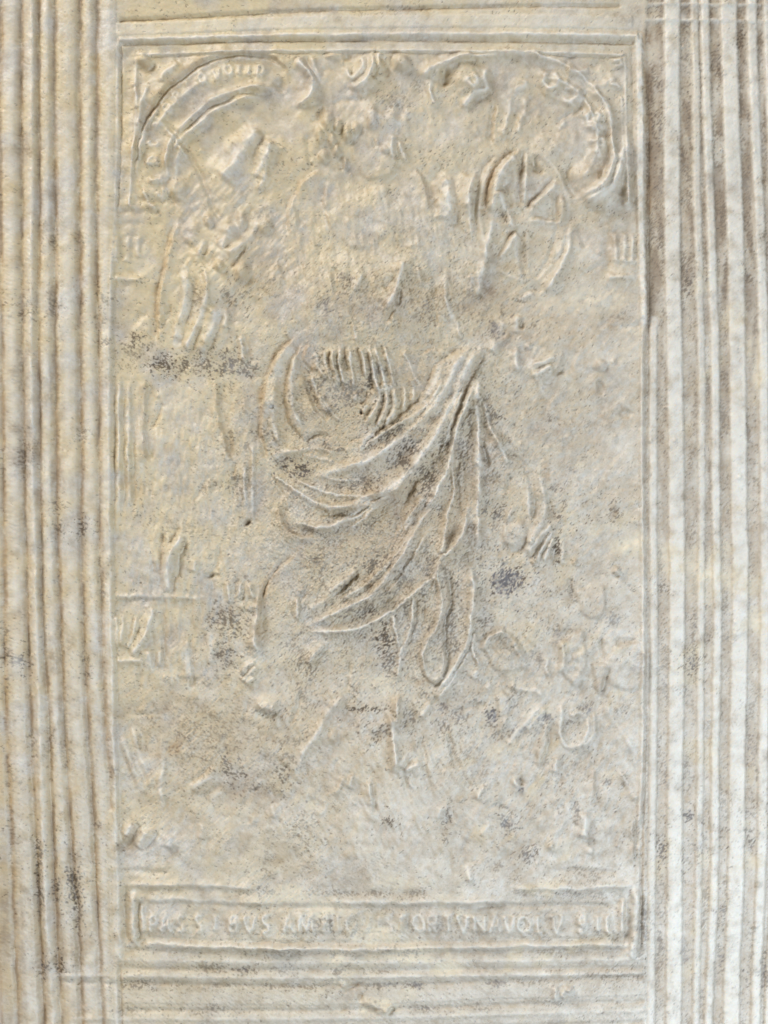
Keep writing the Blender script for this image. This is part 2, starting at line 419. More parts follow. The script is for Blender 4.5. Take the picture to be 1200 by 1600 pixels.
# crop  kind  width  height  part-code : points       (kinds: r ridge, g groove, e? step with its high side, f flat ridge, p plateau, b bump)
REL = '''
T eU 12 0.0 c : 548,225 552,255 575,280 605,275 625,250 630,215
T eR 14 1.6 c : 500,262 470,285 452,320 448,360
T eL 14 1.4 c : 650,262 668,290 676,330
T r 8 1.0 - : 590,290 596,320 592,350
T eU 9 0.1 c : 530,372 550,388 585,385 602,360
T eU 9 0.0 c : 612,372 640,390 668,380
T b 1.6 0 - : 600,178 40,26
T b 1.6 0 - : 592,232 36,46
T b 2.2 0 - : 565,345 46,44
T b 1.8 0 - : 640,370 50,60
T b 2.0 0 - : 560,470 110,70
T b 1.8 0 - : 500,230 60,70
T b 1.5 0 - : 330,420 70,60
Z r 2.2 2.6 D : 560,600 520,632 440,657 330,656 200,625 110,565
Z r 2.2 2.4 D : 520,640 450,682 350,702 250,690 150,642 60,575
Z r 2.2 2.4 D : 490,655 400,722 320,762 220,776 140,755
Z r 2.0 1.8 D : 480,680 420,730 350,790
Z r 2.2 2.4 D : 740,440 738,560 745,640 720,720 700,860
Z r 2.2 2.0 D : 635,660 590,740 550,792
Z r 2.2 2.2 D : 800,690 770,800 730,862
Z r 2.2 2.0 D : 620,335 540,392 480,422 430,452 395,492
Z r 2.2 1.8 D : 700,215 665,290 610,350 560,395
Z r 2.2 1.6 D : 60,525 130,490 220,480 300,500
Z r 2.2 1.6 D : 230,580 300,600 400,592
Z r 2.2 1.6 D : 170,500 250,520 340,545 430,520
Z r 2.0 1.6 D : 780,240 750,330 720,420 690,500
Z r 2.0 1.6 D : 600,760 545,850 480,930 400,1000 300,1060
Z r 2.0 1.4 D : 640,800 590,890 540,970 470,1040
Z g 2.6 1.8 - : 600,590 562,690 545,770
Z g 2.4 1.6 - : 765,470 757,600 752,690
Z g 2.6 1.4 - : 330,680 450,665 540,610
Z g 2.6 1.4 - : 230,730 350,730 440,700
E r 7 0.7 - : 1000,425 930,520 865,655 770,775 650,872 530,955 390,1000
E r 7 0.9 - : 1055,425 975,540 915,700 845,830 765,950 690,1040 570,1120 440,1170
E r 6 0.4 - : 1025,600 965,740 922,880 895,1000 840,1110 795,1200
H r 6 0.4 - : 770,50 700,170 660,240 620,310 540,390 420,450 310,500
E g 5 0.8 - : 890,600 800,720 700,800 600,870 520,910
E g 5 0.9 - : 960,600 890,720 800,840 690,930 560,1010 430,1060 330,1080
E g 5 0.9 - : 985,640 930,780 870,900 800,1010 720,1100 640,1180
E g 4 0.8 - : 1000,760 985,900 975,1050 985,1190
H g 5 0.6 - : 800,260 700,330 600,420 480,480 360,530
H g 6 0.4 - : 650,150 560,260 450,350 330,430
E r 2.2 2.4 D : 605,630 612,700 598,775
E r 2.2 2.4 D : 648,630 655,700 640,770
E r 2.2 2.2 D : 690,610 695,670 685,730
E r 2.2 2.2 D : 722,575 735,630 728,690
E r 2.2 2.2 D : 690,450 730,530 745,600
E g 2.0 2.2 - : 630,640 634,700 620,775
E g 2.0 2.2 - : 672,620 676,690 664,750
E g 2.0 2.2 - : 708,595 716,650 706,715
E r 2.2 2.0 D : 275,450 290,510 320,570
E r 2.2 2.0 D : 315,440 325,510 350,580
E r 2.2 2.0 D : 355,430 365,510 385,590
E r 3.0 1.8 D : 300,640 350,720 400,780
E r 3.0 1.8 D : 260,560 290,660 340,740
E r 4.0 2.2 D : 180,470 165,600 175,720 210,800
E r 4.0 2.2 D : 100,560 75,680 85,800 120,880
T r 2.2 1.6 B : 672,132 684,108 707,94 745,87 800,84 850,90 900,112 935,147 953,195 957,240 946,280 918,304 888,310
T r 2.2 1.4 B : 842,118 880,128 912,155 930,192 933,228 925,258 905,282
T r 2.6 0.3 w : 800,242 770,264 754,300 750,345 760,390 785,424 815,436 845,428 872,398 886,355 886,312 874,274 850,248 820,238
T r 2.2 0.1 W : 820,300 822,240
T r 2.2 0.1 W : 824,335 870,290
T r 2.2 0.1 W : 826,345 880,345
T r 2.2 0.1 W : 824,360 826,430
T g 2.0 1.0 - : 850,108 895,128 928,160 944,200 946,240 936,272
T r 2.2 1.5 A : 214,278 217,235 229,196 246,168 264,144 286,128 309,111 333,99 358,92 392,91 424,97 448,113
T r 2.2 1.5 A : 262,290 262,238 276,205 302,178 332,156 364,143 397,136 427,139
T r 2.0 1.2 A : 276,285 280,242 296,212 322,187 350,168 380,156 410,152
Q6 eU 18 4.0 A : 72,760 75,720 85,600 130,450 190,350 260,260 340,200 430,130 520,85 620,60 750,55 870,75 940,120 985,185
Q6 r 2.2 2.2 A : 300,640 330,570 390,520 430,480 520,405 600,360 680,320 780,300
Q6 r 2.2 2.2 A : 330,540 380,445 480,362 560,312 640,285 760,255 870,255
Q6 g 1.9 1.8 - : 370,500 450,425 540,360 640,310
Q6 r 2.2 1.8 A : 265,700 268,620 290,560 320,520
Q6 r 2.0 1.6 A : 312,700 350,590
Q6 r 2.0 1.4 A : 180,510 260,400 350,310 450,230
Q6 r 2.2 1.5 A : 100,640 105,560 150,460 220,370
Q6 b 3.2 0 A : 335,840 55,62
Q6 g 3.0 3.4 - : 290,770 262,820 280,890 330,930
Q6 g 2.4 3.4 c : 262,462 320,520 400,650 460,760 500,860 545,960 600,1040
Q6 r 2.6 1.8 - : 250,480 310,545 380,670
Q6 r 8 5.0 c : 800,480 740,560 690,640 640,720 580,790
Q6 g 6 3.6 - : 480,690 520,620 600,540 700,475 770,450
Q6 g 3 2.2 - : 830,500 835,540 790,610 770,690 775,760
Q6 r 4 3.2 c : 885,560 850,640 810,720 785,780
Q6 g 3 3.0 - : 905,200 925,250 960,300
Q6 b -2.5 0 - : 930,235 30,40
Q6 r 2.6 2.8 o : 1020,75 1085,140 1118,230 1105,300 1060,345 1000,355
Q6 g 2.2 2.4 - : 1085,80 1130,170 1170,230
Q6 b 3.0 0 o : 130,85 36,32
Q6 g 2.6 2.6 - : 95,120 150,150 200,100
Q6 r 3 2.2 o : 330,95 290,140 240,180 235,215
Q6 g 3 2.0 - : 300,110 330,80
Q6 r 2.4 2.2 o : 160,240 130,310 105,400 95,480
Q6 r 2.2 2.0 o : 80,250 92,300 88,380
Q6 b 2 0 o : 75,240 14,14
Q6 g 2.4 2.0 c : 70,905 170,915 270,905
Q6 r 2.4 2.0 - : 130,850 150,920 200,960
Q6 r 2.4 1.6 - : 880,560 860,640 840,760 800,860
B r 2.4 1.6 H : 260,270 285,350 300,400
M5 r 3.0 2.6 o : 0,60 60,110 120,170 132,240 90,320 20,370
M5 g 2.4 2.6 - : 60,40 110,110 150,170 185,225
M5 b -1.6 0 - : 350,52 32,26
M5 r 3.4 2.6 o : 440,40 460,90 430,150 385,180 355,150 365,110
M5 b -1.2 0 - : 388,150 16,18
M5 r 3.2 3.6 o : 528,20 520,120 480,205 420,242 360,240
M5 r 2.4 3.2 o : 562,15 566,130
M5 g 2.8 3.6 - : 543,20 540,110 520,190
M5 g 2.2 2.4 - : 592,40 612,110 640,180
M5 b 5.0 0 o : 715,78 48,48
M5 g 3 2 - : 655,50 645,110
M5 b 2.0 0 o : 255,35 40,18
M5 g 3.2 2.0 - : 180,125 260,120 330,160
M5 r 2.6 3.2 B : 860,190 900,130 980,85 1090,48 1200,30
M5 g 2.2 2.6 - : 920,190 925,270 950,350
M5 g 3.2 3.4 - : 1020,100 1005,170 1015,220
M5 g 2.4 2.4 H : 250,360 340,330 470,335
M5 g 3 3.0 - : 180,375 150,460 115,485
M5 b 3.2 0 H : 225,475 38,55
M5 b 2.6 0 H : 290,500 22,40
M5 b 3.0 0 H : 355,560 26,60
M5 b 2.6 0 H : 410,520 26,40
M5 b 2.6 0 H : 165,570 28,48
M5 b 2.4 0 H : 255,600 22,46
M5 b 2.4 0 H : 285,660 18,40
M5 b 2.4 0 H : 200,700 32,40
M5 b 2.0 0 H : 340,755 14,40
M5 b 2.0 0 H : 520,450 34,70
M5 g 2 2.2 - : 330,520 300,580 300,640
M5 g 2.2 2.2 - : 90,560 85,640 110,730 125,780
M5 g 2.2 2.4 - : 295,720 320,800
M5 b 2.2 0 H : 610,665 26,22
M5 r 2.4 2.2 - : 660,560 655,640 662,710
M5 g 2.2 2.4 - : 686,610 684,660 696,720
M5 r 2.6 2.4 c : 712,610 720,670 745,740
M5 g 1.6 1.2 - : 528,590 545,645
M5 b -1.6 0 - : 600,380 60,50
M5 b -1.6 0 - : 705,400 40,60
M5 eR 7 2.4 c : 212,885 190,990 212,1095 255,1200
M5 r 2.2 1.4 - : 180,1000 205,1110 240,1200
M5 g 5 3.4 - : 1000,775 945,830 925,900 945,990
M5 eR 9 2.0 - : 945,990 965,1060 930,1115
M5 r 8 4.2 c : 1010,840 1030,940 1035,1040 1015,1140
M5 g 3.6 4.2 - : 1055,830 1075,940 1085,1050 1100,1170
M5 r 4 2.6 c : 1185,830 1165,940 1160,1060
Q7 g 3.4 3.0 - : 150,100 138,150 155,200
Q7 b 2.8 0 o : 255,170 70,75
Q7 r 2.6 2.6 o : 275,140 300,170 280,210 245,185 262,150
Q7 r 3 2.6 o : 345,110 330,170 345,215 290,240 250,285 215,300
Q7 g 4 3.2 - : 400,130 380,180 375,225 300,275 245,310
Q7 r 3.4 2.2 - : 480,230 540,195 545,170
Q7 g 2.2 1.6 - : 500,240 480,280
Q7 r 2.4 2.2 o : 75,170 75,230 100,300
Q7 r 2.6 2.0 B : 400,48 520,46 620,60
Q7 r 2.4 2.6 B : 665,130 700,165 690,205 655,215 632,185 640,145 665,130
Q7 b -0.7 0 - : 660,178 16,16
Q7 r 2.4 2.2 B : 720,215 770,225 790,255 760,280 715,270
Q7 g 2.2 3.0 c : 690,400 740,350 800,300 850,215
Q7 g 1.8 2.0 - : 770,350 830,290
Q7 r 2.4 1.8 - : 700,420 745,370
Q7 r 2.8 2.4 B : 850,218 900,250 940,300 960,380 972,480 968,580 935,660 880,710 800,745
Q7 g 2.2 2.2 - : 935,330 950,420 950,520 935,610 895,670
Q7 g 2.4 1.8 - : 915,280 948,330
Q7 r 2.2 2.2 B : 880,330 905,355 890,385 850,380 840,350 880,330
Q7 r 2.2 1.8 B : 840,400 890,420 910,440
Q7 r 2.2 1.8 B : 850,470 900,480
Q7 r 2.0 1.8 B : 880,540 900,525 910,550 890,560
Q7 g 3.0 3.4 - : 775,590 745,620 740,660 770,710 800,730
Q7 b 2.4 0 B : 840,640 66,60
Q7 r 3.2 3.0 o : 1005,560 1000,630 960,690 890,740 830,780
Q7 g 4 2.6 - : 768,45 765,75
Q7 g 3.2 2.4 - : 900,75 880,110
Q7 r 3 2.4 o : 740,130 800,140 860,125
Q7 r 2 2.0 o : 965,80 1005,75 1010,100 975,110
Q7 r 3 2.0 o : 870,205 930,190 985,165
Q7 r 2 2.2 o : 960,200 990,195 1005,215
Q7 g 3.2 2.4 - : 1010,705 1015,735
Q7 r 2 1.6 - : 1045,400 1048,620 1050,780
Q7 eR 6 2.0 c : 395,290 385,350 370,430 385,480
Q7 r 2.6 1.6 - : 470,260 450,370 420,450
Q7 r 2.6 1.8 - : 540,260 530,350 500,440
Q7 g 2.0 1.6 - : 520,300 470,430
Q7 b -1.0 0 - : 365,450 20,36
Q7 b -0.9 0 - : 600,600 30,40
Q7 g 2.2 1.8 - : 580,560 600,615 635,630
Q7 b 1.8 0 - : 640,500 60,70
Q7 b 1.8 0 - : 750,480 70,70
M6 g 2.6 3.0 w : 230,90 150,190 110,290 92,400 86,500 95,640
M6 r 3.4 2.4 w : 95,200 70,300 62,450 80,640
M6 eR 8 3.2 w : 385,60 290,140 225,220 200,300 182,380 192,460
M6 r 3.6 3.2 w : 380,95 290,190 250,280 225,390 215,480
M6 r 3.4 2.8 d : 212,500 190,650 165,770 140,880 120,990
M6 g 2.8 4.2 W : 413,70 408,200 404,330 398,430
M6 r 3.0 1.8 - : 432,200 426,330 420,420
M6 g 4.6 3.8 W : 412,610 405,700 410,800 430,880
M6 r 3.4 2.4 - : 375,620 385,760 400,920
M6 g 2.6 3.8 W : 628,248 580,300 530,350 430,442
M6 r 3.0 2.4 - : 645,270 590,330 540,375 470,440
M6 g 2.4 2.2 - : 280,290 320,370 345,430
M6 g 4.0 2.6 - : 330,470 360,490 420,465
M6 g 2.6 3.4 W : 355,590 300,690 232,782
M6 r 3.0 2.4 - : 380,615 320,700 255,795
M6 r 4.2 2.6 - : 250,330 280,400 320,500 330,590
M6 b -1.0 0 - : 300,500 26,50
M6 g 2.0 1.2 - : 480,495 570,508 660,525
M6 g 2.2 2.0 w : 615,310 634,400 636,500 640,600 622,700 585,800 530,880 455,935
M6 g 2.6 2.2 w : 700,340 722,450 718,560 712,660 680,745 600,840
M6 r 3.0 2.6 w : 735,590 715,730 665,850 600,955 560,1000
M6 b 1.8 0 - : 668,440 30,70
M6 g 2.2 2.2 - : 232,782 240,860 262,950
M6 g 3.0 2.4 c : 545,975 460,1000 370,1090
M6 r 2.6 2.0 - : 470,1000 390,1070
M6 g 3.2 2.6 - : 715,190 705,240 735,325 790,365
M6 r 4.0 3.2 o : 1088,0 1075,130 1050,230 1000,320 930,385 860,425
M6 r 3.0 2.4 B : 1012,60 1005,190 960,280 900,330
M6 g 2.6 2.6 - : 990,50 980,180 920,280
M6 b -1.3 0 - : 1075,330 26,34
M6 r 2.4 2.4 o : 1115,330 1115,420 1085,425
M6 g 5.0 3.0 b : 1000,590 990,680 990,780 980,880
M6 g 3.4 2.2 b : 1070,600 1066,700 1062,800
M6 g 3.0 2.0 b : 1122,600 1122,800
M6 g 3.0 2.0 b : 1172,600 1172,800
M6 r 2.6 2.0 b : 1040,610 1034,820
M6 r 2.6 2.0 b : 1096,610 1092,820
M6 r 2.6 1.8 b : 1148,610 1146,820
M6 g 2.6 1.6 - : 870,465 960,455
M6 g 2.4 1.5 c : 830,885 890,860 935,820
M6 r 2.6 1.4 - : 980,910 1180,905
M6 g 3.0 2.0 - : 480,110 505,175 560,215
M6 g 2.4 1.6 - : 800,560 805,640 840,720
M6 g 2.4 1.8 - : 130,1020 125,1090
M6 r 2.4 1.6 - : 60,900 70,1010
M3 g 2.8 1.8 a : 95,45 250,40 390,50
M3 g 2.6 1.5 a : 80,132 260,128
M3 g 3.4 2.4 a : 132,200 126,290 134,390
M3 g 3.4 2.4 a : 208,200 200,290 205,370
M3 g 3.0 1.6 a : 265,230 258,330
M3 r 3.0 2.0 a : 95,210 92,390
M3 r 3.0 2.0 a : 168,205 165,390
M3 r 3.0 1.6 a : 238,210 235,360
M3 g 3.2 1.8 a : 75,462 160,455 250,465
M3 g 3.4 1.8 - : 75,530 170,535
M3 r 3 1.4 - : 70,498 250,500
M3 eR 9 3.4 G : 505,85 465,190 432,320 410,440 385,540 368,640 365,760 360,930
M3 g 2.6 2.4 - : 450,670 432,750 370,850
M3 f 6.0 3.0 G : 545,440 565,560 550,680 520,800 500,920
M3 g 4.2 3.2 G : 620,460 600,580 570,700 525,850 505,960
M3 r 3.4 3.0 G : 700,440 695,600 660,740 600,880 550,985
M3 g 3.2 3.0 G : 690,690 650,810 620,890 590,980
M3 r 4.6 3.6 G : 775,680 730,820 690,920 665,990
M3 g 3.2 3.0 G : 795,730 765,830 735,900 705,985
M3 r 3.4 2.2 G : 835,690 815,830
M3 g 2.6 2.6 G : 808,590 850,690 890,800
M3 g 2.2 2.2 G : 903,870 905,960 912,1060
M3 g 2.2 2.0 G : 955,890 985,1000 1000,1060
M3 r 3.0 2.0 G : 930,890 950,1050
M3 r 4.6 3.0 c : 875,120 840,215 780,290
M3 g 2.6 2.2 - : 855,215 835,300
M3 g 2.2 2.2 - : 1000,10 985,60 995,100 1040,90
M3 r 3.4 2.4 c : 1045,95 1000,205 920,275 830,330
M3 g 3.0 2.6 - : 965,265 895,370 880,430
M3 b 2.6 0 - : 940,450 50,60
M3 g 3 2.6 - : 965,450 985,510
M3 g 3.0 2.6 - : 705,240 680,345
M3 r 3.0 1.8 - : 680,230 640,350
M3 g 1.7 1.6 - : 535,235 640,335 720,440
M3 b 2.6 0 - : 712,100 26,36
M3 b 2.2 0 - : 600,190 60,80
M3 b 2.4 0 - : 785,410 30,36
M3 g 2.4 1.8 - : 660,450 690,540
M3 g 3.2 2.0 - : 210,800 240,750 300,730
M3 b 1.6 0 - : 830,150 40,40
M3 b 2.0 0 - : 930,100 30,60
M3 b 2.0 0 - : 1090,140 40,50
D g 1.8 1.4 - : 540,580 538,800 535,1190
D g 1.8 1.4 - : 582,580 580,800 582,1190
D r 2.2 1.3 c : 560,580 560,800 558,1190
D r 2.2 1.3 c : 605,580 603,800 605,1190
D g 1.8 1.2 - : 628,600 628,1190
N6 g 2.4 2.6 c : 402,300 370,390 330,465
N6 eL 10 2.4 c : 770,160 780,330 808,480 838,610 872,692
N6 r 2.0 2.4 c : 948,700 952,850 955,1000
N6 g 1.8 2.2 - : 962,700 965,900 962,1000
N6 r 2.4 2.8 c : 1002,560 1006,760 1003,920 1000,1080
N6 g 1.8 2.0 - : 1014,600 1016,900 1012,1050
N6 g 2.0 2.0 - : 880,700 884,780
N6 g 2.0 1.6 - : 875,800 878,960
N6 g 2.4 2.2 c : 712,785 650,895 605,965
N6 b -3 0 - : 970,1100 18,20
N6 b -2 0 - : 1130,320 14,14
N6 eL 14 1.4 - : 300,140 290,400 290,700
N6 g 4 1.4 - : 340,790 310,880
M4 g 2.4 3.0 c : 400,130 392,280 385,400 380,530
M4 g 2.2 2.2 - : 335,330 348,420 348,545
M4 r 4.0 3.2 c : 545,150 490,235 435,320 430,430 440,540
M4 g 2.8 3.2 - : 555,170 545,250 512,300 515,390 478,455 465,545
M4 g 2.0 2.0 - : 515,90 490,150 460,215
M4 r 3.6 1.8 - : 625,310 605,400
M4 g 3.0 2.6 c : 778,245 770,360 735,440 738,560
M4 b -2.0 0 - : 735,430 50,16
M4 g 2.4 2.6 - : 908,445 900,500 892,565
M4 g 2.4 2.6 - : 950,470 945,530 930,590
M4 g 2.2 2.0 - : 808,480 812,590
M4 r 2.4 2.2 c : 848,470 850,600
M4 r 2.6 2.2 c : 925,470 915,570
M4 r 2.4 2.2 c : 985,470 990,530 1008,575
M4 eL 12 3.2 d : 1195,345 1120,450 1075,545 1055,700 1045,830 1036,925
M4 r 4.0 2.0 - : 1040,600 1030,760 1022,920
M4 r 2.6 2.8 s : 332,630 312,760 255,885 190,960
M4 g 2.0 2.0 s : 208,690 180,880
M4 g 1.8 1.6 s : 255,690 230,800 190,900
M4 r 2.0 1.6 s : 230,690 205,800 175,920
M4 r 2.0 1.4 s : 90,690 105,900
M4 r 2.0 1.4 s : 140,690 135,900
M4 r 2.6 1.6 - : 90,990 270,992
M4 g 2.4 1.8 - : 70,592 360,590
M4 r 2.6 1.4 - : 70,562 380,560 700,580
M4 g 2.2 2.4 c : 402,650 415,780 415,900 408,1025
M4 g 2.4 2.0 - : 345,920 350,1045
M4 r 3.6 1.8 - : 310,920 310,1040
M4 r 2.4 1.6 - : 382,920 384,1030
M4 g 2.4 3.8 c : 592,840 598,950 602,1060 600,1185
M4 r 5.0 2.0 - : 560,850 570,980 575,1120
M4 r 3.0 1.4 - : 728,800 730,1010
M4 g 2.2 1.8 - : 256,1080 254,1190
M4 g 2.0 1.8 - : 220,530 190,555 140,540
M4 r 2.0 2.0 - : 930,1130 1000,1060 1040,1035
M4 r 2.0 2.0 - : 920,1080 960,1040 1020,1000
M4 g 2.0 2.6 - : 935,1105 990,1055 1030,1030
M4 r 2.0 1.8 - : 960,1150 1020,1100
M4 r 3.2 1.6 - : 990,610 970,660
N5 eR 14 3.4 D : 222,200 170,290 130,370 80,520 45,680 35,850 60,1040 130,1150 185,1205
N5 eR 10 3.0 D : 275,235 232,300 215,370 240,450 345,545
N5 eL 9 2.6 D : 235,560 250,650 290,780 340,920 410,990 490,1065
E eR 12 3.4 D : 192,368 120,440 60,550 25,680 18,800 32,885
E r 7 1.8 - : 175,410 110,520 75,640 60,760
N5 r 2.4 2.6 D : 545,300 530,420 530,540
N5 r 2.4 2.8 D : 615,290 600,430 620,560 645,660
N5 r 2.4 2.8 D : 712,290 715,450 740,600 742,740
N5 r 2.4 2.6 D : 812,290 850,450 885,580
N5 r 2.8 4.2 D : 895,310 945,470 985,620 1002,760 985,890 930,980 868,1085
N5 r 2.4 3.2 D : 960,290 1030,480 1075,620 1090,720
N5 r 2.4 3.0 D : 1060,270 1125,500 1170,690
N5 r 2.6 3.0 D : 1085,770 1065,940 980,1105
N5 r 2.6 3.2 D : 1170,710 1155,900 1135,1000 1070,1115
N5 r 2.4 2.4 D : 1010,740 1080,722 1160,680
N5 g 2.2 3.6 - : 655,280 655,420 690,520
N5 g 2.4 3.2 - : 580,330 575,480 590,600 630,760
N5 g 2.4 3.8 - : 770,290 815,420 850,600
N5 g 2.8 5.0 - : 878,340 915,470 950,600 940,700 905,740
N5 g 2.4 5.0 - : 888,740 880,815 838,862
N5 g 2.2 3.0 - : 500,320 495,480 520,600
N5 g 2.2 3.4 - : 985,470 1025,620 1035,690
N5 g 2.2 3.2 - : 1060,480 1100,600 1110,670
N5 g 2.2 3.4 - : 1045,780 1010,980 958,1095
N5 g 2.2 3.4 - : 1122,760 1100,900 1060,1105
N5 g 2.2 3.0 - : 962,865 900,950 860,1060
N5 g 1.8 2.0 - : 1010,260 1070,370
N5 g 2.0 2.0 - : 245,1255 370,1190 510,1222
N5 g 2.0 1.8 - : 700,1255 800,1232
N5 g 2.0 2.0 - : 720,20 740,120 725,240
N5 g 1.8 1.8 - : 788,15 800,110
N5 r 2.4 1.8 d : 762,40 772,220
N5 g 2.0 1.6 - : 250,40 240,110
N5 b -3.2 0 - : 840,955 14,26
N5 r 2.4 2.0 - : 800,760 770,800 740,830
N5 r 2.4 2.0 - : 900,870 850,960
E g 2.6 3.4 - : 985,418 890,470 820,540 785,630 730,690 640,770 545,838 502,890
E r 4.6 3.8 D : 1000,425 930,520 865,655 770,775 650,872 530,955 390,1000 285,1032
E r 5.0 4.4 D : 1055,425 975,540 915,700 845,830 765,950 690,1040 570,1120 440,1170 395,1195
E g 3.0 3.4 - : 1080,440 1010,560 950,720 900,840
E r 2.8 3.8 D : 1025,600 965,740 922,880 895,1000 840,1110 795,1200
E g 2.2 3.0 - : 1010,690 945,830 937,960 935,1040
E r 3.4 3.0 D : 1045,560 1036,700 1042,850 1032,1000 1055,1150
E g 2.2 2.6 - : 945,1040 955,1130 960,1190
E r 3.0 2.2 D : 1062,670 1100,810 1150,900 1180,980
E g 3.0 2.8 - : 1045,700 1070,800 1110,880
E g 2.6 2.4 - : 1060,880 1090,980
E g 2.4 2.6 - : 990,560 940,660 890,760
E g 2.2 2.2 d : 770,480 750,540 790,600
E r 2.6 1.8 - : 740,500 740,560 770,620
E eD 6 2.0 - : 790,450 840,425 855,450
E r 4.2 1.6 - : 870,500 840,580 800,660
E r 3.0 3.0 d : 690,20 670,120 640,190 610,250
E g 2.4 2.4 - : 640,110 600,160
E g 2.2 2.4 - : 680,150 665,220 670,240
E g 2.2 2.0 - : 640,250 610,310
E r 2.6 1.6 d : 505,90 455,170
E g 2.0 2.0 c : 365,55 370,110 382,180
E g 1.8 1.6 - : 830,60 835,200 850,340
E r 2.6 1.6 d : 880,80 890,190 935,320 965,400
E g 2.0 1.6 - : 905,190 930,330
E r 2.4 1.4 d : 1040,60 1045,180
E g 1.8 1.5 - : 1050,170 1055,230
E r 2.4 1.4 d : 760,60 765,140
E g 2.4 1.4 c : 110,20 140,90 140,170
E g 1.8 1.6 - : 440,250 470,330 462,400
E g 2.0 1.8 - : 735,490 745,600
E r 3.0 1.6 - : 600,450 680,560
M1 eL 8 2.4 c : 215,515 300,450
M1 r 3.0 1.8 - : 330,310 325,430
M1 r 4.0 2.0 d : 240,330 200,480 150,560
M1 b -2.0 0 - : 370,380 14,26
M1 b -1.4 0 - : 375,590 40,66
M1 r 3.0 1.8 o : 320,540 315,620 340,680
M1 r 2.6 1.6 o : 440,640 520,620 600,585
M1 g 2.2 1.6 - : 450,660 530,635 600,600
M1 r 2.6 1.4 o : 430,710 500,690 570,645
M1 eL 10 2.2 - : 645,560 640,620 610,700
M1 b -1.2 0 - : 620,690 24,20
M1 b 2.4 0 - : 895,645 36,36
M1 g 2.4 2.2 - : 865,670 895,690 935,650
M1 eR 8 1.8 c : 745,560 705,640 710,690
M1 b -1.8 0 - : 895,790 22,46
M1 eR 7 1.6 - : 590,830 545,900 520,960
M1 g 3.0 2.0 - : 880,950 920,1040
M1 g 2.2 2.4 - : 60,850 100,930 150,1010 190,1070
M1 r 3.0 2.2 d : 130,1020 190,1120 215,1200
M1 g 2.2 1.6 - : 160,640 190,710
M1 b -1.6 0 - : 1060,970 46,26
M1 g 2.2 1.8 c : 940,380 1030,395 1170,375
M1 b 1.6 0 - : 410,520 18,18
M2 r 3.6 3.6 D : 68,0 75,130 76,250 66,400 70,560 70,750
M2 g 2.4 2.6 - : 112,0 110,90 140,185
M2 g 2.4 2.2 d : 210,30 255,125 330,155 395,215 425,310 435,420 442,520
M2 r 3.0 2.0 - : 395,320 410,430 410,560
M2 g 2.0 3.2 - : 452,425 446,560
M2 r 4.0 2.8 D : 490,250 515,400 510,540 470,620 420,710 375,800
M2 g 2.6 2.4 - : 540,420 565,510 575,580
M2 r 3.0 2.6 D : 300,480 255,590 250,680 275,740
M2 g 2.4 2.8 - : 245,710 285,778 335,770 400,705
M2 b 2.4 0 - : 330,640 66,90
M2 r 2.4 2.8 D : 560,590 480,690 400,790
M2 r 2.2 2.6 D : 572,640 515,730 465,830
M2 r 2.2 2.4 D : 578,680 540,770 510,850
M2 g 1.8 2.6 - : 540,635 470,740 410,830
M2 g 1.8 2.4 - : 562,670 515,760 478,830
M2 g 1.8 2.2 - : 578,700 578,850
M2 r 2.4 1.8 c : 640,700 630,870
M2 g 2.2 1.8 - : 685,960 705,1090
M2 g 2.4 1.8 - : 190,260 185,320
M2 g 2.4 1.8 - : 300,270 290,320 260,380
M2 b 3.0 0 - : 418,712 15,15
M2 b 3.0 0 - : 440,850 15,15
M2 b 2.4 0 - : 715,850 15,15
M2 b 3.0 0 - : 995,910 26,22
M2 g 2 1.6 - : 975,930 1010,940
M2 p 1.6 1.4 o : 730,1050 905,1010 910,1200 780,1200
M2 r 3.0 1.8 d : 30,890 20,1020 40,1140 20,1200
M8 g 2.4 2.8 - : 25,0 30,100 62,235
M8 g 2.4 2.2 - : 85,330 130,410 190,500
M8 r 3.0 2.6 D : 210,420 330,520 460,570 600,560 750,490 870,425
M8 g 2.4 2.6 - : 240,470 360,545 480,600 560,605 650,560
M8 r 2.8 2.6 D : 330,700 440,695 540,675 640,620 760,530 830,470
M8 r 2.4 2.0 D : 715,655 790,570 850,505
M8 g 2.4 2.6 - : 660,620 740,560 800,500
M8 eD 12 2.8 D : 160,560 180,640 225,712 300,742 390,765
M8 r 2.8 2.0 D : 110,230 180,190 250,190
M8 g 2.4 2.2 - : 160,280 250,370 390,410
M8 g 2.6 3.0 - : 1085,365 1015,480 972,580 950,670 915,760
M8 r 2.4 3.6 D : 1195,560 1100,665 1045,760 990,860 880,1020 770,1175
M8 r 2.4 2.4 D : 1112,490 1060,600 980,695
M8 g 2.0 2.4 - : 1118,530 1060,630
M8 eL 14 2.0 - : 1020,850 900,1030 800,1165
M8 g 2.4 2.6 D : 495,1175 580,1110 695,1005
M8 r 3.4 1.6 - : 470,1150 560,1080 680,980
M8 eD 14 3.0 D : 275,865 160,960 80,1060 42,1190
M8 r 2.4 1.8 - : 700,200 720,130 790,70
M8 g 2.2 2.2 - : 715,200 740,140 830,60
M8 g 2.2 1.8 - : 320,120 400,85 490,95
M8 g 2.4 2.0 - : 230,20 280,90 310,110
M8 r 3.0 1.4 - : 100,120 150,180
H r 2.4 3.6 D : 770,50 700,170 660,240 620,310 540,390 420,450 310,500 250,525
H eD 10 1.6 - : 770,60 700,180 620,320 540,400 420,460
H r 2.4 3.4 D : 868,215 830,300 740,380 640,460 540,520 430,550 260,562
H r 2.4 3.2 D : 990,0 965,105 920,170 870,212
H r 2.0 2.4 D : 895,0 880,100 868,195
